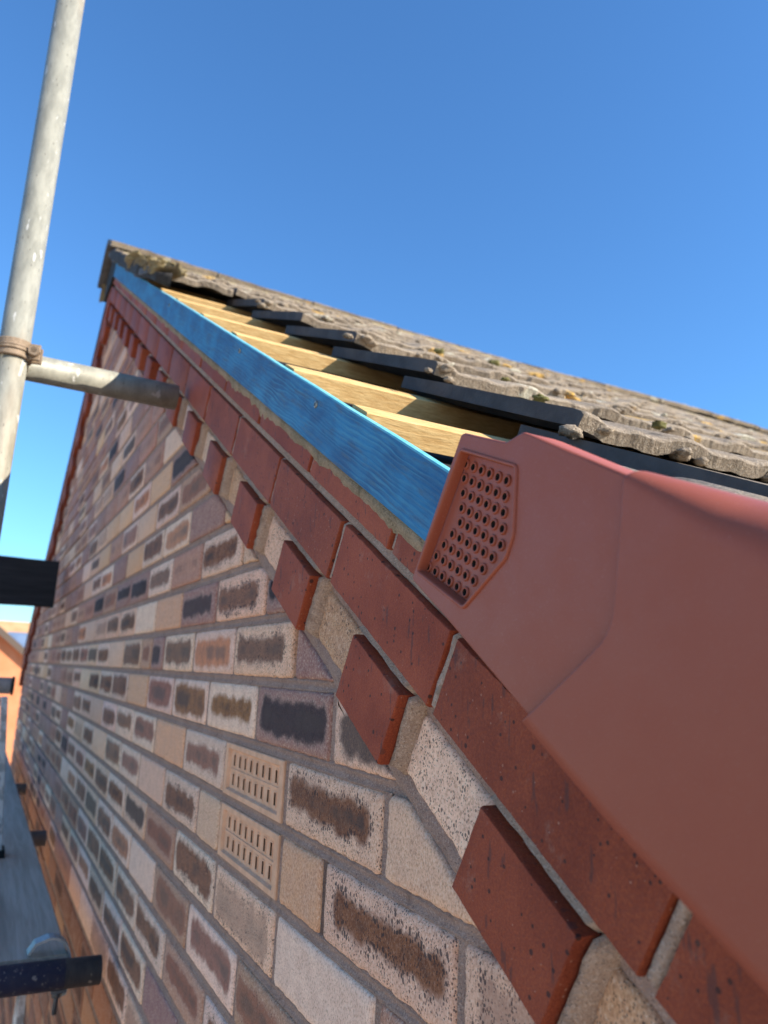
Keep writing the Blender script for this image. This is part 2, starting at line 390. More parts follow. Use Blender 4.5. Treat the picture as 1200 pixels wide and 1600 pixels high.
def brick(mb, fr, poly, h0, h1, cols, center, half, detail=0, jit=.0009, rnd=.003, mi=0):
    crisp = jit < .0008 and detail
    """one brick: side walls from h0 up to the face at h1, worn rounded edge"""
    while len(poly) > 3:          # drop slivers left by cutting
        e = [math.dist(poly[i], poly[(i+1) % len(poly)]) for i in range(len(poly))]; i = e.index(min(e))
        if e[i] > .007: break
        j = (i+1) % len(poly); m_ = ((poly[i][0]+poly[j][0])/2, (poly[i][1]+poly[j][1])/2)
        poly = [m_ if q_ == i else p for q_, p in enumerate(poly) if q_ != j]
    if len(poly) < 3 or area(poly) < 1.2e-4: return
    per = sum(math.dist(poly[i], poly[(i+1) % len(poly)]) for i in range(len(poly)))
    maxi = 2*abs(area(poly))/per*.45
    rnd_ = min(rnd, maxi*.5)
    levels = [(h0, 0), (h1-.0035, 0), (h1-.0012, rnd_*.35), (h1, rnd_)]
    if detail: levels.append((h1+.0002, min(.010, maxi)))
    else: levels = [(h0, 0), (h1-.0015, 0), (h1, min(.002, maxi))]
    step = .0045 if detail == 2 else .012
    cnt = [max(1, int(math.dist(poly[i], poly[(i+1) % len(poly)])/step)) if detail else 1 for i in range(len(poly))]
    rings = []; seed = random.random()*100
    for li, (h, ins) in enumerate(levels):
        pp = inset(poly, ins); ring = []
        for i in range(len(pp)):
            a, b = pp[i], pp[(i+1) % len(pp)]
            for k in range(cnt[i]):
                u = k/cnt[i]; x = a[0]+(b[0]-a[0])*u; y = a[1]+(b[1]-a[1])*u; hh = h
                if detail:
                    q_ = Vector((x*110+seed, y*110, 0)); q2 = Vector((x*330+seed, y*330, 5))
                    j = jit*(1 if li < 4 else .0)
                    cx, cy = center; 
                    x += j*(noise.noise(q_)*1.3+noise.noise(q2)*.8); y += j*(noise.noise(q_+Vector((9, 3, 1)))*1.3+noise.noise(q2+Vector((4, 7, 2)))*.8)
                    if k == 0 and li < 4 and jit > .0008:      # soften the corner
                        mx, my = pp[i-1], pp[(i+1) % len(pp)]
                        gx = sum(p[0] for p in pp)/len(pp); gy = sum(p[1] for p in pp)/len(pp); dl = math.hypot(gx-x, gy-y) or 1
                        x += (gx-x)/dl*.0016; y += (gy-y)/dl*.0016
                    if 1 <= li < 3: hh += .0007*noise.noise(Vector((x*60+seed, y*60, 8)))
                ring.append((x, y, hh))
        rings.append(ring)
    n = len(rings[0]); b0 = len(mb.v)
    for r in rings:
        for x, y, h in r: mb.v.append(fr(x, y, h))
    uv = [[((x-center[0])/half[0], (y-center[1])/half[1]) for x, y, h in r] for r in rings]
    for k in range(len(rings)-1):
        for i in range(n):
            j = (i+1) % n
            mb.face([b0+k*n+i, b0+k*n+j, b0+(k+1)*n+j, b0+(k+1)*n+i], [uv[k][i], uv[k][j], uv[k+1][j], uv[k+1][i]], cols, mi, smooth=(k > 0 and not crisp))
    k = len(rings)-1; mb.face([b0+k*n+i for i in range(n)], uv[k], cols, mi, smooth=not crisp)

# ================================================================== THE HOUSE
GZ = -5.0
house = empty('brick_house', (-2.42, 0, GZ), 'brick house with red dentilled gable verge, blue verge batten and partly stripped concrete tile roof', 'house')

# ---- brick colours
CREAM = (.80, .52, .35); PALE = (.86, .61, .46); YEL = (.74, .43, .24); PINK = (.46, .22, .15); RED = (.30, .11, .075); PURP = (.32, .17, .145); TAN = (.50, .28, .18)
BRN = (.23, .088, .040); NAV = (.021, .020, .028); ORG = (.50, .16, .05); DBR = (.18, .078, .045); MAR = (.28, .09, .055); OCH = (.27, .115, .035)
KIND = {  # base, patch, amount, specks
 'c': (CREAM, CREAM, 0, .35), 'p': (PALE, PALE, 0, .3), 'y': (YEL, YEL, 0, .25), 'b': (PALE, BRN, 1, .95), 'B': (CREAM, BRN, 1, 1.0), 'n': (PURP, NAV, 1, .5),
 'N': (CREAM, NAV, .9, .6), 'o': (PALE, ORG, .9, .45), 'r': (TAN, MAR, .75, .6), 'R': (PINK, RED, .6, .4), 'u': (PURP, PURP, 0, .3), 'm': (PALE, MAR, .9, .6),
 'd': (CREAM, DBR, 1, .9), 'k': (PALE, OCH, 1, .5), 'q': (PINK, TAN, .5, .2), 's': (CREAM, (.30, .15, .11), .5, .8)}
def jitc(c, a=.10):
    f = 1+random.uniform(-a, a); return tuple(max(.004, x*f*(1+random.uniform(-.04, .04))) for x in c)
def kcols(k, hl):
    b, p, am, sp = KIND[k]; b = (b[0]*1.07, b[1]*1.02, b[2]*.98); p = (p[0]*1.04, p[1], p[2]*.92); return (jitc(b), jitc(p, .18), (am*random.uniform(.85, 1), sp*random.uniform(.8, 1), hl), (random.gauss(.5, .22), random.gauss(.5, .22), random.random()))
# course number counted from the course with the upper air brick (0), start x in bricks: what the photograph shows
SPEC = {
 0: {0: 'B', 1: 'c', -2: 'm', -3: 'y', -4: 'm', -5: 'b', -6: 'b', -7: 'c', -8: 'b', -9: 'b'},
 1: {-.5: 'n', -1.5: 'k', -2.5: 'k', -3.5: 'm', -4.5: 'y', -5.5: 'b', -6.5: 'b', -7.5: 'd', -8.5: 'c', .5: 'N', -9.5: 'd'},
 2: {0: 'u', -1: 'd', -2: 'o', -3: 'b', -4: 'r', -4.5: 'N', -5: 'd', -6: 'c', -7: 'b', -8: 'N', 1: 'c'},
 3: {-.5: 'n', -1.5: 'B', -2.5: 'n', -3.5: 'y', -4.5: 'p', -5.5: 'd', -6.5: 'd', .5: 'c'},
 4: {0: 'c', -1: 's', -2: 'b', -3: 'q', -4: 'b', -5: 'n', -6: 'n', -7: 'r'},
 5: {-.5: 'b', -1.5: 'y', -2.5: 'u', -3.5: 'o', -4.5: 'b', -5.5: 'y'},
 6: {-1: 'u', -2: 'o', -3: 'r', -4: 'b'}, 7: {-1.5: 's', -2.5: 'p', -3.5: 'n', -4.5: 'y'}, 8: {-2: 'c', -3: 'n', -4: 'p'}, 9: {-2.5: 'b', -3.5: 'r', -4.5: 'n'},
 -1: {0: 'y', .5: 'B', -1.5: 'c', -2.5: 'b', -3.5: 'c', -4.5: 'm', -5.5: 'b', -6.5: 'c', 1.5: 's'},
 -2: {0: 'p', -1: 's', -2: 'b', -3: 'r', -4: 'N', -5: 'b', -6: 'd', 1: 'r'},
 -3: {-.5: 'r', .5: 'p', -1.5: 'm', -2.5: 'r', -3.5: 'p', -4.5: 'o', -5.5: 'b', 1.5: 'B'},
 -4: {-1: 'b', -2: 'r', -3: 'b', -4: 'b', 0: 's', -5: 'b'}, -5: {-.5: 's', -1.5: 'b', -2.5: 'u', -3.5: 'b', -4.5: 'b', .5: 'b'}, -6: {-1: 'p', -2: 'b', -3: 's', -4: 'b'}}
XL, XR = -5.30, 1.75
GAU = .075
KS = 'bbbdkmmccpysrRuuqnNo'
def wall_height_ok(a, b): return True
def line_c(s_t): return s_t
def lims(poly, tt):
    """clip to below both slopes: t <= tt near, and mirrored"""
    p = clip(poly, SN, CS, tt)
    if len(p) >= 3: p = clip(p, -SN, CS, tt - 2*XA*SN)
    return p
bw = MB(); random.seed(11)
rest_rng = random.Random(5)
zt = int((V(0, .19, 0)[2]+2.3)/GAU)+8
for c in range(int((GZ+.02)/GAU), 26):
    z0 = c*GAU+.006; z1 = (c+1)*GAU-.0055
    if z1-.2 > 1.62: continue
    off = 0 if c % 2 == 0 else -.5
    k = math.floor(XL/.225)
    xs = []
    i = k
    while i < XR/.225+1:
        xs.append(i+off); i += 1
    spec = SPEC.get(c, {})
    if c == -1:   # half brick beside the lower air brick
        xs = [x-.5 if x+.0 <= -.9 and False else x for x in xs]
    items = []
    for x in xs: items.append((x, 1.0))
    if c == 0: items = [it for it in items if it[0] != -1]
    if c == -1:
        items = [(x, 1.0) for x in xs if x not in (-.5, -1.5)] + [(0, .5), (-1.5, .5)]
    if c == 2 : items = [it for it in items if it[0] != -4] + [(-4, .5), (-3.5, .5)]
    for x, ln in items:
        a = x*.225+.005; b = (x+ln)*.225-.005
        a = max(a, XL); b = min(b, XR)
        if b-a < .03: continue
        kk = spec.get(x) or rest_rng.choice(KS)
        if c == 2 and x == -3.5: kk = 'n'
        half = ln*.1125-.005; cols = kcols(kk, half)
        if c < -6:      # orange-brown brick colours in the courses below the buff ones
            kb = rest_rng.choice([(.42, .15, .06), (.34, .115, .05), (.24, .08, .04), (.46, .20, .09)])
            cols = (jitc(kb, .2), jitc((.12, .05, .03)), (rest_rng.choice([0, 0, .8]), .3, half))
        elif a > -3.9 and a < -2.6 and c < 1 and rest_rng.random() < .35:
            cols = kcols(rest_rng.choice('nNu'), half)
        elif c > 8 or a < -2.3:
            if rest_rng.random() < .5: cols = kcols(rest_rng.choice('uqRru'), half)
        dist = (Vector((max(a, min(.4, b)), 0, (z0+z1)/2))-CP).length
        d_ = 2 if dist < .95 else (1 if dist < 1.7 and z0 > -.75 else 0)
        hj = random.uniform(-.0006, .0006)
        poly = lims([(a, z0), (b, z0), (b, z1), (a, z1)], .188)
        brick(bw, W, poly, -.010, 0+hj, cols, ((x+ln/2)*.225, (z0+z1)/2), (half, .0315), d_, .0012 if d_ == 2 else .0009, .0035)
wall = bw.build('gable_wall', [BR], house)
lab(wall, 'gable wall of mixed buff, brown and navy faced bricks')

# ---- mortar: sheet behind and tooled joints
mo = MB()
def wallpoly(tt, h, x0=XL, x1=XR, zb=GZ): return lims([(x0, zb), (x1, zb), (x1, 3), (x0, 3)], tt)
mm = MB()
for fr_h, bk in ((-.0065, -.11),):
    p = wallpoly(.384, 0); n = len(p)
    for x, z in p: mm.v.append(W(x, z, fr_h))
    for x, z in p: mm.v.append(W(x, z, bk))
    mm.face(list(range(n))); mm.face(list(range(n, 2*n))[::-1])
    for i in range(n): j = (i+1) % n; mm.face([i, j, n+j, n+i])
def strip(mb, pts, wd, nrm, prof, h, taper=False):
    """tooled joint: centreline points (a,b), half width, cross profile of heights"""
    base = len(mb.v); m_ = len(prof)
    for (a, b) in pts:
        for k, pr in enumerate(prof):
            u = (k/(m_-1)*2-1)*wd
            hh = h+pr+.0005*noise.noise(Vector((a*35, b*35+k, 1)))+.0004*noise.noise(Vector((a*120, b*120+k, 7)))
            if taper: hh -= .005*max(0, 1-(len(pts)-1-pts.index((a, b)))/3)
            mb.v.append(W(a+nrm[0]*u, b+nrm[1]*u, hh))
    for i in range(len(pts)-1):
        for k in range(m_-1): mb.face([base+i*m_+k, base+(i+1)*m_+k, base+(i+1)*m_+k+1, base+i*m_+k+1], smooth=True)
PR = [-.004, -.0017, -.0026, -.0034, -.0036, -.0030, -.0018, -.004]
for c in range(-14, 15):
    z = c*GAU
    x1 = (.186-z*CS)/SN
    x0 = -2.3
    if x1 < x0: continue
    x1 = min(x1, XR); npt = int((x1-x0)/.012)+2
    strip(mm, [(x0+(x1-x0)*i/(npt-1), z) for i in range(npt)], .0068, (0, 1), PR, 0, True)
for c in range(-13, 14):
    off = 0 if c % 2 == 0 else .5
    for i in range(-8, 8):
        x = (i+off)*.225; z0, z1 = c*GAU+.004, (c+1)*GAU-.004
        if x*SN+z1*CS > .19: continue
        if c == -1 and i == -1: continue
        strip(mm, [(x, z0+(z1-z0)*k/6) for k in range(7)], .0062, (1, 0), [-.004, -.0022, -.0034, -.0034, -.0022, -.004], 0)
for x in (0, .1125, -.225):
    strip(mm, [(x, -.071+.067*k/6) for k in range(7)], .0062, (1, 0), [-.004, -.0022, -.0034, -.0034, -.0022, -.004], 0)
# diagonal joint under the infill bricks, roughly trowelled
def slab(mb, fr, s0, s1, t0, t1, h, hb, nz=.0012, step=.008, tfun=None, sm=True):
    """rough mortar strip in a frame, wavy face and wavy edges"""
    ns = max(2, int((s1-s0)/step)+1); nt_ = max(3, int((t1-t0)/.006)+1); base = len(mb.v)
    for i in range(ns):
        s = s0+(s1-s0)*i/(ns-1); lo, hi = (t0, t1) if not tfun else tfun(s)
        for k in range(nt_):
            t = lo+(hi-lo)*k/(nt_-1)
            hh = (h(s, t) if callable(h) else h)+nz*(noise.noise(Vector((s*50, t*50, 3)))+.6*noise.noise(Vector((s*170, t*170, 3))))
            if k in (0, nt_-1) or i in (0, ns-1): hh = hb
            mb.v.append(fr(s, t, hh))
    for i in range(ns-1):
        for k in range(nt_-1): mb.face([base+i*nt_+k, base+(i+1)*nt_+k, base+(i+1)*nt_+k+1, base+i*nt_+k+1], smooth=sm)
def wob(t0, t1, a=.002, f=30, sd=0):
    return lambda s: (t0+a*noise.noise(Vector((s*f, sd, 1))), t1+a*noise.noise(Vector((s*f, sd+5, 2))))
slab(mm, V, -1.3, 1.3, .184, .206, -.0022, -.0045, .0011, .008, wob(.1855, .207, .0035))
slab(mm, V, -1.3, 1.3, .254, .284, -.001, -.0045, .001, .010)
mort = mm.build('mortar', [MO], wall)
lab(mort, 'brownish mortar between the facing bricks')

# ---- infill bricks between the dentils and the red courses
random.seed(3)
infk = {0: 'p', 1: 'y', 2: 'c', -1: 'y', -2: 'c', -3: 'y'}
NK = 14
for fr, nm_, lo in ((V, 'near', -NK), (VM, 'far', -NK)):
    for k in range(lo, 6 if fr is V else 2):
        s0 = .069+.225*k
        if fr is VM and V(s0+.22, .2, 0)[0] > 2*XA-XL-.01: continue
        a, b = s0+.1095, s0+.2145
        if V(s0, .2, 0)[0] < XA-.05 or s0 > 1.6: continue
        kk = infk.get(k, random.choice('ycpq')) if fr is V else 'q'
        near = fr is V and -4 < k < 4
        cols = kcols(kk, .0525); cols = (cols[0] if kk != 'y' else jitc((.66, .38, .19)), cols[1], (0, .75, .0525))
        inf = MB(); brick(inf, fr, [(a, .2045), (b, .2045), (b, .2575), (a, .2575)], -.010, .0005, cols, ((a+b)/2, .231), (.0525, .0265), 2 if near else 0, .0018, .004)
        inf.build('infill_brick', [BR], wall)


# ---- red stretcher courses (oversailing 20 mm)
def redcol(): return (jitc(random.choice([(.30, .060, .024), (.275, .053, .022), (.32, .068, .029)]), .08), (0, 0, 0), (0, 0, 0))
for fr, name in ((V, 'near'), (VM, 'far')):
    rc = MB(); random.seed(21 if fr is V else 22)
    for crs, (t0, t1, o0) in enumerate(((.281, .3415, .212), (.3525, .392, .089))):
        for k in range(-16, 7):
            a = o0+.2235*k+.005; b = a+.2135
            if a > 1.62: continue
            poly = [(a, t0), (b, t0), (b, t1), (a, t1)]
            # stop at the apex
            poly = clip(poly, -CS, -SN, -XA)
            if fr is VM: poly = clip(poly, CS, SN, 2*XA-XL-.005)
            if len(poly) < 3: continue
            d = (Vector(V((a+b)/2, t0, .02))-CP).length
            brick(rc, fr, poly, -.01, .020+random.uniform(-.0007, .0007), redcol(), ((a+b)/2, (t0+t1)/2), (.107, .03), (2 if d < .8 else 1 if d < 1.6 else 0) if fr is V else 0, .0005, .0010)
    ro = rc.build('red_verge_course', [RB], wall)
    lab(ro, 'two raking courses of smooth red brick under the roof verge' if fr is V else 'raking courses of red brick down the far slope')
    for k in range(-NK, 6 if fr is V else 2):          # each dentil a sub-part
        s0 = .069+.225*k
        if fr is VM and V(s0+.1, .2, 0)[0] > 2*XA-XL-.01: continue
        if V(s0, .2, 0)[0] < XA+.02 or s0 > 1.6: continue
        db = MB(); near = fr is V and -3 < k < 4
        brick(db, fr, [(s0, .2045), (s0+.0995, .2045), (s0+.0995, .2665), (s0, .2665)], -.008, .0200, redcol(), (s0+.05, .235), (.05, .03), 2 if near else 0, .0004, .0009)
        db.build('dentil_brick', [RB], wall)
    # mortar of the oversailing courses
    rm = MB(); sm = XA/CS
    lo_s = (XA - .28*SN)/CS+.01
    rm.box(fr, (lo_s+.02, 1.62 if fr is V else .30), (.2835, .384), (-.004, .012))
    if fr is V:
        slab(rm, fr, -1.6, 1.3, .3385, .356, .0182, .010, .0014, .008)
        slab(rm, fr, lo_s+.02, 1.62, .3715, .386, .0235, .012, .0012, .02)
        for k in range(-6, 5):
            s = .212+.2235*k; 
            base_s = s
            slab(rm, fr, base_s-.006, base_s+.006, .278, .345, .0180, .010, .0010, .003)
            s = .089+.2235*k; slab(rm, fr, s-.005, s+.006, .350, .375, .0180, .010, .001, .003)
        for k in range(-6, 5):
            s0 = .069+.225*k
            slab(rm, fr, s0-.004, s0+.104, .2655, .2815, lambda s, t: .0168-.10*max(0, .274-t), .004, .0016, .005)
            slab(rm, fr, s0+.0985, s0+.112, .200, .272, lambda s, t, s0=s0: .0155-1.05*(s-s0-.0985), -.004, .0022, .003, None)
            slab(rm, fr, s0-.011, s0+.001, .200, .272, -.001, -.004, .0015, .003, None)
            slab(rm, fr, s0-.006, s0+.105, .194, .2065, lambda s, t: -.0015+.3*max(0, t-.199), -.004, .0012, .005, None)
    lab(rm.build('verge_mortar', [MG if fr is V else MO], wall), 'pale grey mortar joints between the red verge bricks' if fr is V else 'mortar of the far verge')

# ragged smear of old bedding mortar under the blue batten
bm_ = MB()
def smear(s): 
    e = .3690+.0055*noise.noise(Vector((s*22, 3, 0)))+.004*noise.noise(Vector((s*70, 3, 0)))
    if -.55 < s < -.28: e -= .006*abs(noise.noise(Vector((s*40, 9, 0))))*2
    return (e, .3885)
slab(bm_, V, -2.58, 1.5, .37, .3885, lambda s, t: .0222+.35*max(0, t-.375), .0185, .0011, .006, smear)
lab(bm_.build('bedding_mortar', [MD], wall), 'strip of stained bedding mortar under the blue batten')

# ---- air bricks
def air_brick(cx, cz):
    a = MB()
    hx, hz = .1075, .0318
    x0, x1, z0, z1 = cx-hx, cx+hx, cz-hz, cz+hz
    # outer frame, sunk panel, louvre slots
    fx, fz, rec = .011, .0065, .0035
    def ring(o, i, ho, hi_):
        b = len(a.v)
        for (ex, ez, h) in ((*o, ho), (*i, hi_)):
            for sx, sz in ((-1, -1), (1, -1), (1, 1), (-1, 1)): a.v.append(W(cx+sx*ex, cz+sz*ez, h))
        for k in range(4): j = (k+1) % 4; a.face([b+k, b+j, b+4+j, b+4+k])
    ring((hx, hz), (hx, hz), -.01, -.0005); ring((hx, hz), (hx-.001, hz-.001), -.0005, .0005)
    ring((hx-.001, hz-.001), (hx-fx, hz-fz), .0005, .0005); ring((hx-fx, hz-fz), (hx-fx-.0025, hz-fz-.002), .0005, -rec)
    # sunk panel as grid with slots
    px, pz = hx-fx-.0025, hz-fz-.002
    n = 8; sw = .0062; shh = .0135; pit = .0222
    xs = [-px]; 
    for k in range(n):
        c = (k-(n-1)/2)*pit; xs += [c-sw/2-.0015, c-sw/2, c+sw/2, c+sw/2+.0015]
    xs.append(px)
    rows = [-.0118, .0118]; zs = [-pz]
    for r in rows: zs += [r-shh/2-.0012, r-shh/2, r+shh/2, r+shh/2+.0012]
    zs.append(pz)
    for i in range(len(xs)-1):
        for j in range(len(zs)-1):
            slot = (i % 4 == 2) and (j % 4 == 2)
            b = len(a.v)
            for (x, z) in ((xs[i], zs[j]), (xs[i+1], zs[j]), (xs[i+1], zs[j+1]), (xs[i], zs[j+1])): a.v.append(W(cx+x, cz+z, -rec))
            if not slot: a.face([b, b+1, b+2, b+3])
            else:
                for (x, z) in ((xs[i], zs[j]), (xs[i+1], zs[j]), (xs[i+1], zs[j+1]), (xs[i], zs[j+1])): a.v.append(W(cx+x, cz+z, -.014))
                for k in range(4): l = (k+1) % 4; a.face([b+k, b+l, b+4+l, b+4+k])
                a.face([b+4, b+5, b+6, b+7], mi=1)
    # raised lip round each slot
    for k in range(n):
        for r in rows:
            c = (k-(n-1)/2)*pit; w2, h2 = sw/2, shh/2; e = .0016
            for (u0, u1, v0, v1) in ((c-w2-e, c-w2, r-h2-e, r+h2+e), (c+w2, c+w2+e, r-h2-e, r+h2+e), (c-w2, c+w2, r+h2, r+h2+e), (c-w2, c+w2, r-h2-e, r-h2)):
                a.box(W, (cx+u0, cx+u1), (cz+v0, cz+v1), (-.005, -.0028))
    # sill lines
    a.box(W, (cx-px, cx+px), (cz-.0012, cz+.0012), (-.005, -.0024))
    return a.build('air_brick', [AB, AH], wall)
lab(air_brick(-.1125, .0375), 'upper terracotta air brick with two rows of slots')
lab(air_brick(-.1125, -.0375), 'lower terracotta air brick with two rows of slots')

# ---- rest of the house body
sw_ = MB()
EZ = V(1.62/CS, .38, 0)[2]
sw_.box(W, (XR-.1, XR), (GZ, V(2.1, .3, 0)[2]), (-8.0, -.11)); sw_.box(W, (XL, XL+.1), (GZ, .38), (-8.0, -.11))
sw_.box(W, (XL, XR), (GZ, V(2.1, .3, 0)[2]-.02), (-8.1, -8.0))
lab(sw_.build('side_wall', [NBk], house), 'plain brick walls round the sides of the house')

# ---- roof structure
fe = MB()
for fr in (V, VM):
    s0 = (XA-.416*SN)/CS
    for k in range(1):
        fe.box(fr, (s0, 2.15 if fr is V else .28), (.408, .411), (-8.0, -.010))
        fe.box(fr, (s0, 2.15 if fr is V else .28), (.386, .4075), (-.10, .0225))
lab(fe.build('roofing_felt', [FE], house), 'black roofing felt under the battens')
random.seed(9)
for k, s1 in enumerate([1.15, .84, .53, .23, -.030, -.265, -.590, -.872, -1.187, -1.495, -1.80, -2.11, -2.42]):
    if s1-.04 < (XA-.44*SN)/CS: continue
    bt = MB(); base = 0; prof = [(s1-.038, .4195), (s1-.0005, .4195), (s1, .4200), (s1+.0002, .4440), (s1-.001, .4450), (s1-.037, .4450), (s1-.038, .444)]
    ys = [-.0215+random.uniform(0, .002)]
    while ys[-1] < 1.2: ys.append(ys[-1]+.03)
    rag = random.uniform(0, .003)
    for i, y in enumerate(ys):
        for (s, t) in prof:
            j = .0006*noise.noise(Vector((s*40+k*3, t*40, y*12)))
            bt.v.append(V(s+j, t+j*1.5, -(y+(rag*(t-.42)/.025 if i == 0 else 0))))
    m_ = len(prof)
    for i in range(len(ys)-1):
        for a in range(m_): b = (a+1) % m_; bt.face([i*m_+a, i*m_+b, (i+1)*m_+b, (i+1)*m_+a])
    bt.face(list(range(m_))); bt.face([(len(ys)-1)*m_+a for a in range(m_)])
    bt.build('tile_batten', [YW], house)

# blue verge batten
bb = MB(); sa, sb = (XA-.44*SN)/CS-.02, 1.9
N = 160; prof = [(.3865, .0285), (.3875, .0297), (.441, .0300), (.4425, .0292), (.4428, .0232), (.3870, .0232)]
for i in range(N+1):
    s = sa+(sb-sa)*i/N
    for (t, h) in prof: bb.v.append(V(s, t+.0006*noise.noise(Vector((s*9, 0, 0))), h+.0005*noise.noise(Vector((s*14, t*50, 2)))))
for i in range(N):
    for a in range(6):
        b = (a+1) % 6; sL = [sa+(sb-sa)*(i+q_)/N for q_ in (0, 0, 1, 1)]
        bb.face([i*6+a, i*6+b, (i+1)*6+b, (i+1)*6+a], [(sL[0], prof[a][0]), (sL[0], prof[b][0]), (sL[2], prof[b][0]), (sL[2], prof[a][0])], mi=1 if a in (2, 3) else 0)
bb.face(list(range(6))); bb.face([N*6+a for a in range(6)])
blue = bb.build('verge_batten', [BL, BE], house); lab(blue, 'blue treated batten fixed along the top of the gable')
for s, t in ((-.1364, .427), (-.5025, .429), (-1.243, .424), (-.33, .400)):
    if s == -.33: continue
    sc_ = MB(); c = Vector(V(s, t, .0298)); n = Vector((0, -1, 0))
    cyl(sc_, c, c+n*.0012, .0042, 20, r1=.0040); cyl(sc_, c+n*.0012, c+n*.0016, .0040, 20, r1=.0030)
    for a in (0.6, 0.6+math.pi/2):
        d = Vector((math.cos(a), 0, math.sin(a))); e = Vector((-d.z, 0, d.x)); b = len(sc_.v)
        for h in (.0014, .00185):
            for (p, q_) in ((-1, -1), (1, -1), (1, 1), (-1, 1)): sc_.v.append(tuple(c+d*p*.0021+e*q_*.0004+n*h))
        for f in ((4, 5, 6, 7), (0, 1, 5, 4), (1, 2, 6, 5), (2, 3, 7, 6), (3, 0, 4, 7)): sc_.face([b+i for i in f], mi=1)
    sc_.build('screw', [SC, BK], blue)

# ---- concrete tiles
PIT = .150
def prof_h(y, y0):
    u = ((y-y0)/PIT) % 1.0
    # roll at u=0, broad pan between
    d = min(u, 1-u)*PIT; r = max(0, 1-(d/.034)**2) if d < .034 else 0; d2 = abs(u-.5)*PIT; return -.0070+.0070*r**.75+.0020*max(0, 1-(d2/.012)**2)
def tiles(mb, fr, y0, y1, n0, n1, g=.307, L=.398, T=.019, seed=0, ph=None, step=.0125, smin_=-9, s_off=.028, tf=.499, amp=1):
    ph = y0 if ph is None else ph
    ny = int((y1-y0)/step)+1
    for n in range(n0, n1):
        sf = s_off-g*n; sh = sf-L
        if V(sf-.02, .48, 0)[0] < XA+.02: continue
        smin = (XA+.005-.465*SN)/CS; sh = max(sh, smin, smin_)
        js = random.uniform(-.003, .003); ss = [0, .25, .5, .72, .86, .95, .985, 1.0]
        base = len(mb.v); m_ = len(ss)
        for i in range(ny+1):
            y = y0+(y1-y0)*i/ny; tile_i = math.floor((y-ph+.02)/.30+.5*(0)); rj = random.Random(tile_i*31+n*7+seed); tj = rj.uniform(-.003, .003); sj = rj.uniform(-.005, .004)
            hgt = prof_h(y, ph)
            for layer in (0, 1):
                for u in ss:
                    s = sh+(sf-sh)*u; tt = tf+(.004 if n < 0 else 0)-.038*(sf-s)/L+hgt*amp+js*.3+tj*.5
                    nv = noise.noise(Vector((s*28, y*28, n))); n2_ = noise.noise(Vector((s*90, y*90, n+3)))
                    if layer == 0:
                        tt += .0010*nv+.0005*n2_
                        if u > .9: s += .0022*n2_+.0025*nv; tt += .0015*n2_*(u-.9)*10
                        if u == 1.0: tt -= .0045+.002*n2_; s -= .001
                        if u == .985: tt -= .0008
                        s += sj*u
                    else:
                        tt -= T*(.92 if u < 1 else 1)
                        if u > .9: s += .0025*nv-.003
                        s += sj*u
                    mb.v.append(fr(s, tt, -y))
        st = 2*m_
        for i in range(ny):
            for k in range(m_-1):
                a = base+i*st+k; mb.face([a, a+1, a+st+1, a+st], smooth=True)
                a += m_; mb.face([a, a+st, a+st+1, a+1], mi=1, smooth=True)
            a = base+i*st; mb.face([a+m_-1, a+2*m_-1, a+st+2*m_-1, a+st+m_-1]); mb.face([a, a+st, a+st+m_, a+m_], mi=1)
        for i, mi in ((0, 1), (ny, 1)):
            a = base+i*st
            for k in range(m_-1): mb.face([a+k, a+k+1, a+m_+k+1, a+m_+k], mi=1)
        # crumbling mortar and moss lumps on the rolls' lower ends
tl = MB(); random.seed(31)
tiles(tl, V, .175, 1.975, -7, 11, ph=.175, step=.0075)
tiles(tl, V, 1.975, 4.975, -7, 11, ph=.175, step=.015, seed=4)
tiles(tl, V, 4.975, 7.9, -7, 11, ph=.175, step=.0375, seed=4)
tiles(tl, VM, .175, 7.9, -1, 11, ph=.175, step=.075, seed=8)
def blob(mb, c, r, seed, sq=(1, 1, .7), mi=0, nu=12, nv=8, rough=.35):
    b = len(mb.v); c = Vector(c)
    for i in range(nv+1):
        ph_ = math.pi*i/nv
        for j in range(nu):
            a = 2*math.pi*j/nu; d = Vector((math.sin(ph_)*math.cos(a), math.sin(ph_)*math.sin(a), math.cos(ph_)))
            k = 1+rough*(noise.noise(d*1.7+Vector((seed, 0, 0)))+.8*noise.noise(d*4.5+Vector((seed, 3, 0))))
            mb.v.append(tuple(c+Vector((d.x*sq[0], d.y*sq[1], d.z*sq[2]))*r*k))
    for i in range(nv):
        for j in range(nu): l = (j+1) % nu; mb.face([b+i*nu+j, b+i*nu+l, b+(i+1)*nu+l, b+(i+1)*nu+j], mi=mi, smooth=True)
lp = tl; random.seed(77)
for n in range(-3, 10):
    sf = .028-.307*n
    for r in range(0, 34):
        y = .175+PIT*r
        if r == 0: y += .012
        if random.random() < (.75 if r < 8 else .3):
            for _ in range(random.randint(3, 7)):
                blob(lp, V(sf+random.uniform(-.008, .005), .487+random.uniform(-.010, .004), -(y+random.uniform(-.028, .028))), random.uniform(.004, .008), random.random()*50, (1.1, 1.5, .75), nu=14, nv=9, rough=.38)
lab(tl.build('tile_covering', [TI, TE], house), 'weathered grey concrete roof tiles with rolls, moss and lichen')
vt = MB()
tiles(vt, V, -.010, .168, -6, 0, ph=.105, seed=2, step=.009, s_off=.163, tf=.503, amp=.25, smin_=.25)
lab(vt.build('verge_tile', [TI, TE], house), 'verge tiles under the terracotta caps')
v2 = MB()
tiles(v2, V, -.050, .168, 5, 11, ph=.105, seed=3, step=.009)
lab(v2.build('verge_tile', [TI, TE], house), 'last old verge tiles left below the ridge')
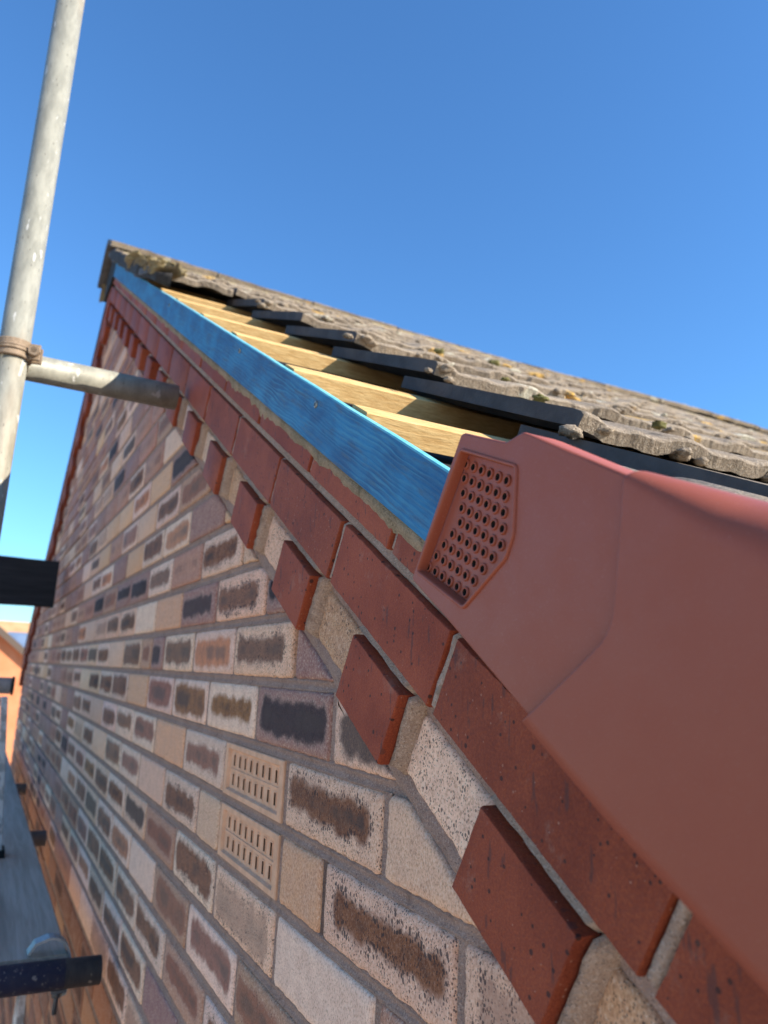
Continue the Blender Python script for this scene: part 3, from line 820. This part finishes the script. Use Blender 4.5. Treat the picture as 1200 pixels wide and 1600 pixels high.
for (s, y, r) in ((-.12, .23, .008), (-.40, .36, .006), (-.25, .55, .010), (-.9, .5, .012), (-1.3, .9, .016), (.1, .42, .007)):
    mp = MB(); blob(mp, V(s, .492, -y), r, s*9, (1, 1.2, .6), nu=16, nv=10, rough=.5); mp.build('moss_clump', [MS], house)

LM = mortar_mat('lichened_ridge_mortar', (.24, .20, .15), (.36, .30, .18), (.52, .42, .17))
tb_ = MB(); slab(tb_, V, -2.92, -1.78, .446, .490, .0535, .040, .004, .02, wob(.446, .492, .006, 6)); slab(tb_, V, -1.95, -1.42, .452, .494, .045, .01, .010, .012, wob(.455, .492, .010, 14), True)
lab(tb_.build('bedding_mortar', [simple('shade_black_mortar', (.022, .019, .017), (.035, .03, .026), .9)], house), 'mortar packed under the top verge tiles, its shade put into the near-black colour')  # near-black colour paints in the shade of the verge underside
tc_ = MB(); random.seed(12)
for k in range(40): blob(tc_, V(-2.15+.70*k/39, .492+random.uniform(-.008, .006), random.uniform(-.04, .045)), random.uniform(.016, .026), k*3.1, (1.6, 1.1, .26), nu=16, nv=10, rough=.6)
lab(tc_.build('lichen_crust', [LM], house), 'cream and yellow lichen crusting the top verge tiles')
# ---- ridge tiles
RZ = 1.972; RX = -2.42
random.seed(4); yy = -.062; first = True
while yy < 7.8:
    r = MB(); L = .44; dz = random.uniform(-.006, .006); m_ = []
    for y in [yy+L*i/12 for i in range(13)]:
        outer = []; 
        for k in range(-6, 7):
            u = k/6; x = RX+u*.215; z = RZ+dz-abs(u)*.118-.0-(.012 if k == 0 else 0)
            z -= .028*math.sin(math.pi*min(1, max(0, y)/3.4)); z += .006*noise.noise(Vector((x*16, y*16, 2)))+.004*noise.noise(Vector((x*50, y*50, 2)))
            outer.append((x, y, z))
        inner = [(RX+(x-RX)*.94, y, z-.018) for (x, y, z) in outer]
        m_.append((outer, inner))
    b = 0
    for o_, i_ in m_: r.v += o_+i_
    for i in range(12):
        for k in range(12):
            a = i*26+k; r.face([a, a+1, a+27, a+26], smooth=True); a += 13; r.face([a, a+26, a+27, a+1], mi=1, smooth=True)
        for k in (0, 12): a = i*26+k; r.face([a, a+26, a+39, a+13])
    for e in (0, 12):
        for k in range(12): a = e*26+k; r.face([a, a+1, a+14, a+13], mi=1)
    o = r.build('ridge_tile', [TI, TE], house)
    yy += L+.006; first = False
rmx = MB()
for fr, sg in ((V, 1), (VM, -1)):
    base = len(rmx.v); NN = 300
    for i in range(NN+1):
        y = -.045+7.8*i/NN
        for k, u in enumerate((0, .3, .6, .85, 1)):
            x = RX+sg*(.17+.075*u+(.03*noise.noise(Vector((y*9, 1, sg)))+.02*noise.noise(Vector((y*30, 1, sg))))*u); z = RZ-.035-.095*(x-RX)*sg/.17*1.0-.006*u-.02*(u == 1)+.006*noise.noise(Vector((y*30, u*3, 4)))
            rmx.v.append((x, y, z))
    for i in range(NN):
        for k in range(4): a = base+i*5+k; rmx.face([a, a+1, a+6, a+5], smooth=True)
rmx.box(W, (RX-.16, RX+.16), (RZ-.22, RZ-.10), (-.3, .03), mi=1)  # black block painting in the dark of the open ridge end
lab(rmx.build('ridge_mortar', [LM, BK], house), 'lichen covered mortar bedding the ridge tiles, black block as the dark of the open end')

# ================================================================== DRY VERGE CAPS
def tri_holes(outer, holes, fr, h, mb, mi=0):
    import bmesh
    bm = bmesh.new(); 
    for loop in [outer]+holes:
        vs = [bm.verts.new((x, y, 0)) for x, y in loop]
        for i in range(len(vs)): bm.edges.new((vs[i], vs[(i+1) % len(vs)]))
    bmesh.ops.triangle_fill(bm, use_beauty=True, use_dissolve=False, edges=bm.edges[:], normal=(0, 0, 1))
    bm.verts.index_update(); b = len(mb.v)
    for v in bm.verts: mb.v.append(fr(v.co.x, v.co.y, h))
    for f in bm.faces: mb.face([b+v.index for v in f.verts], mi=mi)
    bm.free()
def round_poly(p, r, n=5):
    o = []
    for i in range(len(p)):
        a, b, c = Vector(p[i-1]), Vector(p[i]), Vector(p[(i+1) % len(p)])
        u = (a-b); w_ = (c-b); rr = min(r, u.length*.45, w_.length*.45); u.normalize(); w_.normalize()
        p0 = b+u*rr; p1 = b+w_*rr
        for k in range(n+1):
            t = k/n; q_ = p0*(1-t)**2+b*2*t*(1-t)+p1*t*t; o.append((q_.x, q_.y))
    return o
def side_band(mb, loop, fr, prof, closed=True, mi=0):
    """skirt following a loop: prof = [(inset, h)...]"""
    n = len(loop); b = len(mb.v)
    for (ins, h) in prof:
        L = inset_any(loop, ins)
        for x, y in L: mb.v.append(fr(x, y, h))
    for k in range(len(prof)-1):
        for i in range(n if closed else n-1):
            j = (i+1) % n; mb.face([b+k*n+i, b+k*n+j, b+(k+1)*n+j, b+(k+1)*n+i], mi=mi, smooth=True)
def inset_any(loop, d):
    """vertex-normal offset, left side of a ccw loop"""
    n = len(loop); o = []
    for i in range(n):
        a, b, c = loop[i-1], loop[i], loop[(i+1) % n]
        t1 = Vector((b[0]-a[0], b[1]-a[1])); t2 = Vector((c[0]-b[0], c[1]-b[1]))
        if t1.length < 1e-9: t1 = t2
        if t2.length < 1e-9: t2 = t1
        t1.normalize(); t2.normalize(); t = (t1+t2); 
        t = t.normalized() if t.length > 1e-6 else t1
        o.append((b[0]-t.y*d, b[1]+t.x*d))
    return o

HEX = round_poly([(.2032, .3813), (.2641, .3850), (.2868, .4263), (.2866, .4396), (.2700, .4734), (.2104, .4664)], .0022, 4)
H1 = .0570
cap1 = MB()
O1 = round_poly([(.1985, .3735), (.2458, .3712), (.3442, .3645), (.40, .3650), (.40, .4905), (.3506, .4930), (.2735, .4925), (.2655, .4922), (.2530, .4828), (.2075, .4765), (.2045, .4757), (.2040, .4680)], .0016, 3)
tri_holes(O1, [HEX[::-1]], V, H1, cap1)
side_band(cap1, O1, V, [(0, H1), (-.0010, H1-.0008), (-.0012, H1-.0022), (.0006, H1-.0022)])
# underside of the plate
tri_holes(O1, [HEX[::-1]], V, H1-.0024, cap1)
# top flange running in over the tile
def flange(mb, pts, h, depth, r=.004):
    base = len(mb.v); pr_ = [(0, h)]+[(r*math.sin(a), h-r+r*math.cos(a)) for a in [math.pi/2*k/5 for k in range(1, 6)]]+[(r, h-depth), (r-.002, h-depth), (r-.002, h-.006)]
    for (s, t) in pts:
        for dt, hh in pr_: mb.v.append(V(s, t+dt, hh))
    m_ = len(pr_)
    for i in range(len(pts)-1):
        for k in range(m_-1): mb.face([base+i*m_+k, base+(i+1)*m_+k, base+(i+1)*m_+k+1, base+i*m_+k+1], smooth=True)
    for i in (0, len(pts)-1): mb.face([base+i*m_+k for k in range(m_)])
flange(cap1, [(.2060, .4755), (.2518, .4812), (.2655, .4910), (.2740, .4915), (.3506, .4925), (.40, .4905)], H1, .022, .0022)
# bottom return behind the plate
flo = [(.1990, .3740), (.2458, .3715), (.3442, .3650), (.40, .3650)]
b = len(cap1.v)
for s, t in flo:
    for hh in (H1-.001, H1-.028): cap1.v.append(V(s, t, hh)); cap1.v.append(V(s, t+.002, hh))
for i in range(len(flo)-1):
    a = b+i*4; cap1.face([a, a+4, a+6, a+2]); cap1.face([a+1, a+5, a+7, a+3])
capo = cap1.build('verge_cap', [PL], house); lab(capo, 'terracotta plastic verge end cap with ringed vent panel')
# vent panel: sunk hexagonal tray with rings
vp = MB(); DEP = .0060; HF = H1-DEP
side_band(vp, HEX, V, [(-.0022, H1+.0001), (-.0021, H1+.0009), (-.0012, H1+.0015), (-.0003, H1+.0013), (.0002, H1+.0003), (.0006, H1-.002), (.0010, HF+.0005)])
rows = [((.2105, .4592), (.2576, .4630)), ((.2139, .4507), (.2608, .4542)), ((.2178, .4421), (.2643, .4456)), ((.2212, .4332), (.2682, .4370)), ((.2247, .4247), (.2716, .4282)),
        ((.2199, .4150), (.2675, .4188)), ((.2146, .4054), (.2623, .4092)), ((.2097, .3955), (.2572, .3993)), ((.2044, .3855), (.2526, .3895))]
rings_c = []
for i, (a, b_) in enumerate(rows):
    for k in range(6):
        u = k/5; s = a[0]+(b_[0]-a[0])*u; t = a[1]+(b_[1]-a[1])*u
        rings_c.append((s+.0006, t))
RH, RO = .0021, .0036
floor = [(x-(.004 if x < .24 else 0), y) for x, y in inset_any(HEX, -.0008)]
tri_holes(floor, [[(s+RH*math.cos(-2*math.pi*q_/14), t+RH*math.sin(-2*math.pi*q_/14)) for q_ in range(14)] for s, t in rings_c], V, HF, vp)
for s, t in rings_c:
    n = 20; b = len(vp.v); pr_ = [(RH, HF-.004), (RH, HF+.0010), (RH+.0004, HF+.0013), (RO-.0006, HF+.0013), (RO, HF+.0007), (RO, HF-.0002)]
    for rr, h in pr_:
        for q_ in range(n): a = 2*math.pi*q_/n; vp.v.append(V(s+rr*math.cos(a), t+rr*math.sin(a), h))
    for k in range(len(pr_)-1):
        for q_ in range(n): l = (q_+1) % n; vp.face([b+k*n+q_, b+k*n+l, b+(k+1)*n+l, b+(k+1)*n+q_], mi=1 if k == 0 else 0, smooth=True)  # hole walls black, painting in the dark of the open hole
b = len(vp.v)
for x, y in inset_any(HEX, .0012): vp.v.append(V(x, y, HF-.0040))
vp.face([b+i for i in range(len(HEX))], mi=1)
lab(vp.build('vent_panel', [PL, BK], capo), 'sunk six sided panel with rows of ringed round holes')

# lapping cap with rolled top, and the next one down the slope
def lap_cap(ds, label, dh=0):
    c = MB(); H2 = .0612+dh
    seam = [(.3470+ds, .3613), (.3583+ds, .3834), (.3680+ds, .4031), (.3745+ds, .4175), (.3780+ds, .4260), (.3788+ds, .4330), (.3772+ds, .4422), (.3682+ds, .4632), (.3615+ds, .4792), (.3550+ds, .4925)]
    import itertools
    # smooth the seam
    sm = []
    for i in range(len(seam)-1):
        for k in range(4): sm.append((seam[i][0]+(seam[i+1][0]-seam[i][0])*k/4, seam[i][1]+(seam[i+1][1]-seam[i][1])*k/4))
    sm.append(seam[-1])
    for _ in range(4): sm = [sm[0]]+[((sm[i-1][0]+2*sm[i][0]+sm[i+1][0])/4, (sm[i-1][1]+2*sm[i][1]+sm[i+1][1])/4) for i in range(1, len(sm)-1)]+[sm[-1]]
    s_end = .70+ds; m_ = 24
    rof = lambda s: .006+.019*max(0, min(1, (s-ds-.353)/.09))
    # rows across: t fraction; columns along s
    NS = 40; base = len(c.v); cols_ = 0
    for i, (s0, t0) in enumerate(sm):
        u = i/(len(sm)-1); tb = .3575; t1 = tb+(.4995-tb)*((t0-.3613)/(.4925-.3613))
        for k in range(NS+1):
            w_ = (0, .0025, .005, .009, .015)[k] if k < 5 else .015+.985*(k-4)/(NS-4); s = s0+(s_end-s0)*w_; t = t0+(t1-t0)*min(1, w_*5)
            hh = H2-.0006*(k == 0)
            t -= (rof(s)-.006)*((t0-.3613)/.1312)
            if not ds: t += .010*((t0-.3613)/.1312)*max(0, min(1, (s-.41)/.06))
            c.v.append(V(s, t, hh))
    n_ = NS+1
    for i in range(len(sm)-1):
        for k in range(NS): c.face([base+i*n_+k, base+i*n_+k+1, base+(i+1)*n_+k+1, base+(i+1)*n_+k], smooth=True)
    # rolled top edge
    base2 = len(c.v); top = [c.v[base+(len(sm)-1)*n_+k] for k in range(n_)]
    for v in top:
        sv = v[0]*CS-v[2]*SN; r = rof(sv); r2 = r*1.9; arc = [(r*math.sin(a), -r2+r2*math.cos(a)) for a in [math.pi/2*k/10 for k in range(0, 11)]]
        extra = arc[1:]+[(r, -r2-.006), (r-.003, -r2-.012), (r-.006, -r2-.012)]
        for dt, dh_ in extra: c.v.append((v[0]+SN*dt, v[1]-dh_, v[2]+CS*dt))
    m2 = len(extra)
    for k in range(NS):
        t_ = base+(len(sm)-1)*n_+k
        c.face([t_, t_+1, base2+(k+1)*m2, base2+k*m2], smooth=True)
        for e in range(m2-1): c.face([base2+k*m2+e, base2+(k+1)*m2+e, base2+(k+1)*m2+e+1, base2+k*m2+e+1], smooth=True)
    # returns: leading edge and bottom
    b3 = len(c.v)
    for i in range(len(sm)):
        v = c.v[base+i*n_]; c.v.append((v[0]+.0003, v[1]+.0018, v[2]))
    for i in range(len(sm)-1): c.face([base+i*n_, base+(i+1)*n_, b3+i+1, b3+i])
    b4 = len(c.v)
    for k in range(n_):
        v = c.v[base+k]; c.v.append((v[0]-SN*.0004, v[1]+.0008, v[2]-CS*.0004)); c.v.append((v[0], v[1]+.030, v[2]))
    for k in range(NS):
        c.face([base+k, base+k+1, b4+2*(k+1), b4+2*k]); c.face([b4+2*k, b4+2*k+2, b4+2*k+3, b4+2*k+1])
    lab(c.build('verge_cap', [PL], house), label)
lap_cap(0, 'large terracotta plastic cap lapping over the vented one', 0)
lap_cap(.322, 'lowest terracotta cap, out of sight down the slope', .003)

# ================================================================== SCAFFOLDING
TR_ = .02415
pole = empty('scaffold_pole', (-.553, -.326, GZ), 'upright galvanised scaffold pole at the left edge, standing in front of the gable', 'scaffold pole')
p = MB(); cyl(p, (-.553, -.326, GZ), (-.553, -.326, 2.6), TR_, 40, segs=1); lab(p.build('tube', [GA], pole), 'dull silver upright tube')
# coupler: two bands, hinge and bolt
cp = MB(); cz = .668
def band(mb, c, axis, r0, r1, w, a0=0, a1=2*math.pi, n=36, tilt=0):
    axis = Vector(axis).normalized(); u = axis.orthogonal().normalized(); v = axis.cross(u); c = Vector(c); base = len(mb.v)
    pr_ = [(r0, -w/2), (r1-.001, -w/2), (r1, -w/2+.002), (r1-.0012, -w/4), (r1-.0012, w/4), (r1, w/2-.002), (r1-.001, w/2), (r0, w/2)]
    for i in range(n+1):
        a = a0+(a1-a0)*i/n; d = u*math.cos(a)+v*math.sin(a)
        for rr, h in pr_: mb.v.append(tuple(c+d*rr+axis*h))
    m_ = len(pr_)
    for i in range(n):
        for k in range(m_): l = (k+1) % m_; mb.face([base+i*m_+k, base+i*m_+l, base+(i+1)*m_+l, base+(i+1)*m_+k], smooth=True)
band(cp, (-.553, -.326, cz), (0, 0, 1), TR_-.001, TR_+.0065, .030)
band(cp, (-.553, -.326, cz), (0, 0, 1), TR_, TR_+.0085, .008)
# lugs and bolt on the side towards the wall, hinge knuckle on the other
def obox(mb, c, ax, half, mi=0):
    c = Vector(c); b = len(mb.v)
    for k in (-1, 1):
        for j in (-1, 1):
            for i in (-1, 1): mb.v.append(tuple(c+ax[0]*i*half[0]+ax[1]*j*half[1]+ax[2]*k*half[2]))
    for f in ((0, 1, 3, 2), (4, 6, 7, 5), (0, 4, 5, 1), (2, 3, 7, 6), (0, 2, 6, 4), (1, 5, 7, 3)): mb.face([b+i for i in f], mi=mi)
X, Y, Z = Vector((1, 0, 0)), Vector((0, 1, 0)), Vector((0, 0, 1))
d1 = Vector((.25, .97, 0)).normalized(); d2 = Vector((-d1.y, d1.x, 0))
for q_ in (-1, 1): obox(cp, Vector((-.553, -.326, cz))+d1*(TR_+.010)+d2*.0085*q_, (d1, d2, Z), (.0095, .0032, .0135))
cyl(cp, Vector((-.553, -.326, cz))+d1*(TR_+.012)-d2*.022, Vector((-.553, -.326, cz))+d1*(TR_+.012)+d2*.018, .0058, 12)
cyl(cp, Vector((-.553, -.326, cz))+d1*(TR_+.012)-d2*.022, Vector((-.553, -.326, cz))+d1*(TR_+.012)-d2*.013, .0105, 6)
cyl(cp, Vector((-.553, -.326, cz-.017))-d1*(TR_+.010)-d2*.01, Vector((-.553, -.326, cz+.017))-d1*(TR_+.010)-d2*.01, .011, 20)
# saddle to the cross tube behind
obox(cp, (-.583, -.318, cz), (X, Y, Z), (.012, .018, .016))
band(cp, (-.613, -.318, cz), (0, 1, 0), TR_-.001, TR_+.006, .030)
lab(cp.build('coupler', [RU], pole, bevel=.0008), 'rusty brown clamp gripping the pole')

t1 = MB(); cyl(t1, (-.613, -.040, .668), (-.613, -.95, .668), TR_, 40, hollow=.004)
tag(t1.build('scaffold_tube', [GA], None, (-.613, -.04, .668)), 'horizontal scaffold tube clamped to the pole, its end just short of the red bricks', 'scaffold tube')

def transom(x, z, label, mat, y1=-.028):
    t = MB(); cyl(t, (x, y1, z), (x, -1.3, z), TR_, 36, hollow=.004)
    return t
t = transom(-.795, -.386, '', DT)
tr1 = tag(t.build('scaffold_tube', [DT], None, (-.795, -.028, -.386)), 'dark scaffold tube under the near end of the grey boards, with scuffed blue paint', 'scaffold tube', 'tubes carrying the boards')
pb = MB(); cyl(pb, (-.795, -.090, -.386), (-.795, -.60, -.386), TR_+.0006, 36)
lab(pb.build('painted_band', [BB], tr1), 'scuffed dark blue paint with worn pale marks')
for x, z, l in ((-2.06, -.405, 'dull scaffold tube stub touching the wall, middle of the three beside the boards'), (-3.14, -.405, 'small farthest scaffold tube stub touching the wall beside the boards')):
    t = transom(x, z, '', DT, -.026 if x > -3 else -.03); tag(t.build('scaffold_tube', [galv_mat('dull_tube', (.16, .17, .18), (.22, .23, .24), .4, .5, .1)], None, (x, -.028, z)), l, 'scaffold tube', 'tubes carrying the boards')

# boards
def board(y0, y1, x0, x1, zt, label, rng):
    rd = random.Random(rng); b = MB(); N = 40; pr_ = [(y0, zt-.003), (y0+.003, zt), (y1-.003, zt), (y1, zt-.003), (y1, zt-.036), (y0, zt-.036)]
    for i in range(N+1):
        x = x0+(x1-x0)*i/N
        for k, (y, z) in enumerate(pr_): b.v.append((x+(.004*noise.noise(Vector((y*40, z*40, rng))) if i in (0, N) else 0), y+.0015*noise.noise(Vector((x*9, k, rng))), z+.0012*noise.noise(Vector((x*5, y*8, rng)))))
    for i in range(N):
        for k in range(6): l = (k+1) % 6; b.face([i*6+k, i*6+l, (i+1)*6+l, (i+1)*6+k])
    b.face(list(range(6))); b.face([N*6+k for k in range(6)])
    e = empty('scaffold_board', (x1, (y0+y1)/2, zt), label, 'scaffold board', 'boards of the scaffold platform')
    b.build('plank', [GW], e)
    return e
board(-.308, -.084, -4.75, -.812, -.360, 'weathered blue grey scaffold board nearest the brick wall', 1)
board(-.537, -.312, -4.72, -.818, -.361, 'second scaffold board out from the wall', 2)
board(-.766, -.541, -4.76, -.810, -.359, 'outer scaffold board farthest from the wall', 3)

# board clamp: curved strap over the board edge with a bolt hanging under the tube
ck = empty('board_clip', (-.812, -.10, -.36), 'small steel clip hooked over the board corner, its bolt hanging under the tube', 'clip')
s_ = MB(); xs = (-.842, -.812); path = []
for a in range(0, 11):
    ang = math.radians(95-a*12.5); path.append((-.112+.034*math.cos(ang)-.004, -.375+.040*math.sin(ang)+.002))
path = [(-.150, -.356), (-.140, -.340)]+path+[(-.080, -.41), (-.083, -.424), (-.096, -.428)]
b = 0
for i, (y, z) in enumerate(path):
    j0, j1 = path[max(0, i-1)], path[min(len(path)-1, i+1)]; tx, tz = j1[0]-j0[0], j1[1]-j0[1]; l = math.hypot(tx, tz); nx, nz = -tz/l, tx/l
    for o_ in (0, .004):
        for x in xs: s_.v.append((x, y+nx*o_, z+nz*o_))
for i in range(len(path)-1):
    a = i*4
    for f in ((0, 1, 5, 4), (2, 6, 7, 3), (0, 4, 6, 2), (1, 3, 7, 5)): s_.face([a+k for k in f], smooth=False)
e = (len(path)-1)*4; s_.face([0, 2, 3, 1]); s_.face([e, e+1, e+3, e+2])
lab(s_.build('strap', [galv_mat('clip_steel', (.34, .38, .40), (.24, .28, .30), .4, .45, .15)], ck), 'curved pale steel strap')
bo = MB(); cyl(bo, (-.80, -.098, -.405), (-.80, -.098, -.452), .0042, 12); cyl(bo, (-.80, -.098, -.414), (-.80, -.098, -.424), .0085, 6); obox(bo, (-.80, -.096, -.412), (X, Y, Z), (.013, .013, .0025))
lab(bo.build('bolt', [DT], ck), 'dark threaded bolt with its nut')

# dark board on edge at the far stop end
sb_ = MB(); rdm = random.Random(2)
b0_ = 0; N = 30
pr_ = [(-3.05, .405), (-3.012, .405), (-3.012, .622), (-3.05, .622)]
for i in range(N+1):
    y = -.032-1.2*i/N
    for x, z in pr_: sb_.v.append((x, y+(.006*noise.noise(Vector((z*30, 1, 1))) if i == 0 else 0), z+.003*noise.noise(Vector((y*6, z*9, 2)))))
for i in range(N):
    for k in range(4): l = (k+1) % 4; sb_.face([i*4+k, i*4+l, i*4+4+l, i*4+4+k])
sb_.face([0, 1, 2, 3]); sb_.face([N*4+k for k in range(4)])
tag(sb_.build('scaffold_board', [BW], None, (-3.03, -.03, .51), bevel=.003), 'blackened board set on edge across the scaffold, its end against the wall', 'scaffold board')

# ladder beside the far rail
ld = empty('ladder', (-1.635, -.19, -.36), 'pale aluminium ladder leaning under a short rail tube by the wall', 'ladder')
vd = Vector((-.0034, -.1008, .9949)).normalized(); P0 = Vector((-1.635, -.183, -.362)); side = Vector((0, -1, -.1)).normalized(); fw = vd.cross(side)
for off in (0, .33):
    s_ = MB(); c0 = P0+side*off; obox(s_, c0+vd*.215, (side, fw, vd), (.0085, .03, .208)); lab(s_.build('stile', [WP], ld, bevel=.002), 'pale side rail of the ladder')
    f_ = MB(); obox(f_, c0+vd*.01, (side, fw, vd), (.016, .034, .012)); f_.build('foot', [BK], ld, bevel=.003)
for h in (.07, .26, .412):
    r = MB(); cyl(r, P0+vd*h+side*.01, P0+vd*h+side*.32, .013, 16); r.build('rung', [WP], ld)
rt = MB(); cyl(rt, (-1.82, -.206, .085), (-1.82, -1.2, .085), TR_, 32)
rto = tag(rt.build('scaffold_tube', [galv_mat('rail_tube', (.66, .63, .60), (.50, .48, .46), .05, .45, .1)], None, (-1.82, -.2, .085)), 'short galvanised rail tube with a black end cap above the ladder', 'scaffold tube')
ec = MB(); cyl(ec, (-1.82, -.197, .085), (-1.82, -.2045, .085), TR_+.0035, 28); pass
lab(ec.build('end_cap', [BK], rto, bevel=.001), 'black plastic end cap')

# white inverted V fixed to the wall below the platform
wv_ = MB()
for (a, b_) in (((-2.30, -.945), (-2.42, -1.30)), ((-2.30, -.945), (-2.16, -1.30))):
    d = Vector((b_[0]-a[0], 0, b_[1]-a[1])); L = d.length; d.normalize(); n = Y.cross(d)
    obox(wv_, Vector((a[0], -.012, a[1]))+d*L/2, (d, n, Y), (L/2, .030, .012))
tag(wv_.build('bracket', [WP], None, (-2.30, 0, -.95), bevel=.002), 'white inverted V shaped bracket on the wall below the platform', 'bracket')

# ================================================================== NEIGHBOUR AND GROUND
nb = empty('neighbour_house', (-29, 2, GZ), 'orange brick house with tiled roof and solar panel in the far background', 'house')
g = MB(); ap = (-.35, 1.56); sl = -.80; ge = (ap[0]+3.2, 1.56-3.2*.80)
poly = [(-3.55, GZ), (ge[0]-.15, GZ), (ge[0]-.15, ge[1]), (ap[0], ap[1]-.05), (-3.55, ge[1])]
for x in (-27.3, -30.5):
    for y, z in poly: g.v.append((x, y, z))
g.face([0, 1, 2, 3, 4]); g.face([9, 8, 7, 6, 5])
for i in range(5): j = (i+1) % 5; g.face([i, j, 5+j, 5+i])
g.box(lambda a, b, h: (a, h, b), (-34.5, -28.0), (GZ, -.9), (-4, 12))
lab(g.build('wall', [NBk], nb), 'orange brick gable and wall')
r = MB()
def quad(mb, pts, th=.12, mi=0):
    b = len(mb.v); pts = [Vector(p) for p in pts]; n = (pts[1]-pts[0]).cross(pts[3]-pts[0]).normalized()
    for o_ in (0, -th):
        for p in pts: mb.v.append(tuple(p+n*o_))
    mb.face([b, b+1, b+2, b+3], mi=mi); mb.face([b+7, b+6, b+5, b+4], mi=mi)
    for i in range(4): j = (i+1) % 4; mb.face([b+i, b+4+i, b+4+j, b+j], mi=mi)
quad(r, [(-27.5, -4.3, -.95), (-27.5, 12.3, -.95), (-31.1, 12.3, 1.58), (-31.1, -4.3, 1.58)]); quad(r, [(-34.7, -4.3, -.95), (-31.1, -4.3, 1.58), (-31.1, 12.3, 1.58), (-34.7, 12.3, -.95)])
quad(r, [(-27.1, ge[0]+.1, ge[1]-.08), (-31.0, ge[0]+.1, ge[1]-.08), (-31.0, ap[0], ap[1]+.05), (-27.1, ap[0], ap[1]+.05)]); quad(r, [(-27.1, ap[0], ap[1]+.04), (-31.0, ap[0], ap[1]+.04), (-31.0, -3.7, ge[1]), (-27.1, -3.7, ge[1])])
lab(r.build('roof', [NR], nb), 'orange tiled roof')
bg_ = MB()
for sg in (1, -1):
    d = Vector((0, sg*3.3, -3.3*.80)); L = d.length; d.normalize(); n = Vector((0, -d.z, d.y))
    obox(bg_, Vector((-27.06, ap[0], ap[1]-.03))+d*L/2, (X, d, n), (.03, L/2, .10))
lab(bg_.build('bargeboard', [NT], nb), 'dark brown bargeboard')
sp_ = MB(); sn_ = Vector((2.53, 0, 3.6)).normalized(); up = Vector((-3.6, 0, 2.53)).normalized()
for i in range(3):
    c = Vector((-29.75, 1.05+i*1.06, .62))+sn_*.07; obox(sp_, c, (Y, up, sn_), (.5, .82, .02))
lab(sp_.build('solar_panel', [SP], nb), 'blue solar panel')

gd = MB(); 
gd.v += [(-1500, -1500, GZ), (1500, -1500, GZ), (1500, 1500, GZ), (-1500, 1500, GZ)]; gd.face([0, 1, 2, 3])
tag(gd.build('ground', [GD]), kind='structure')
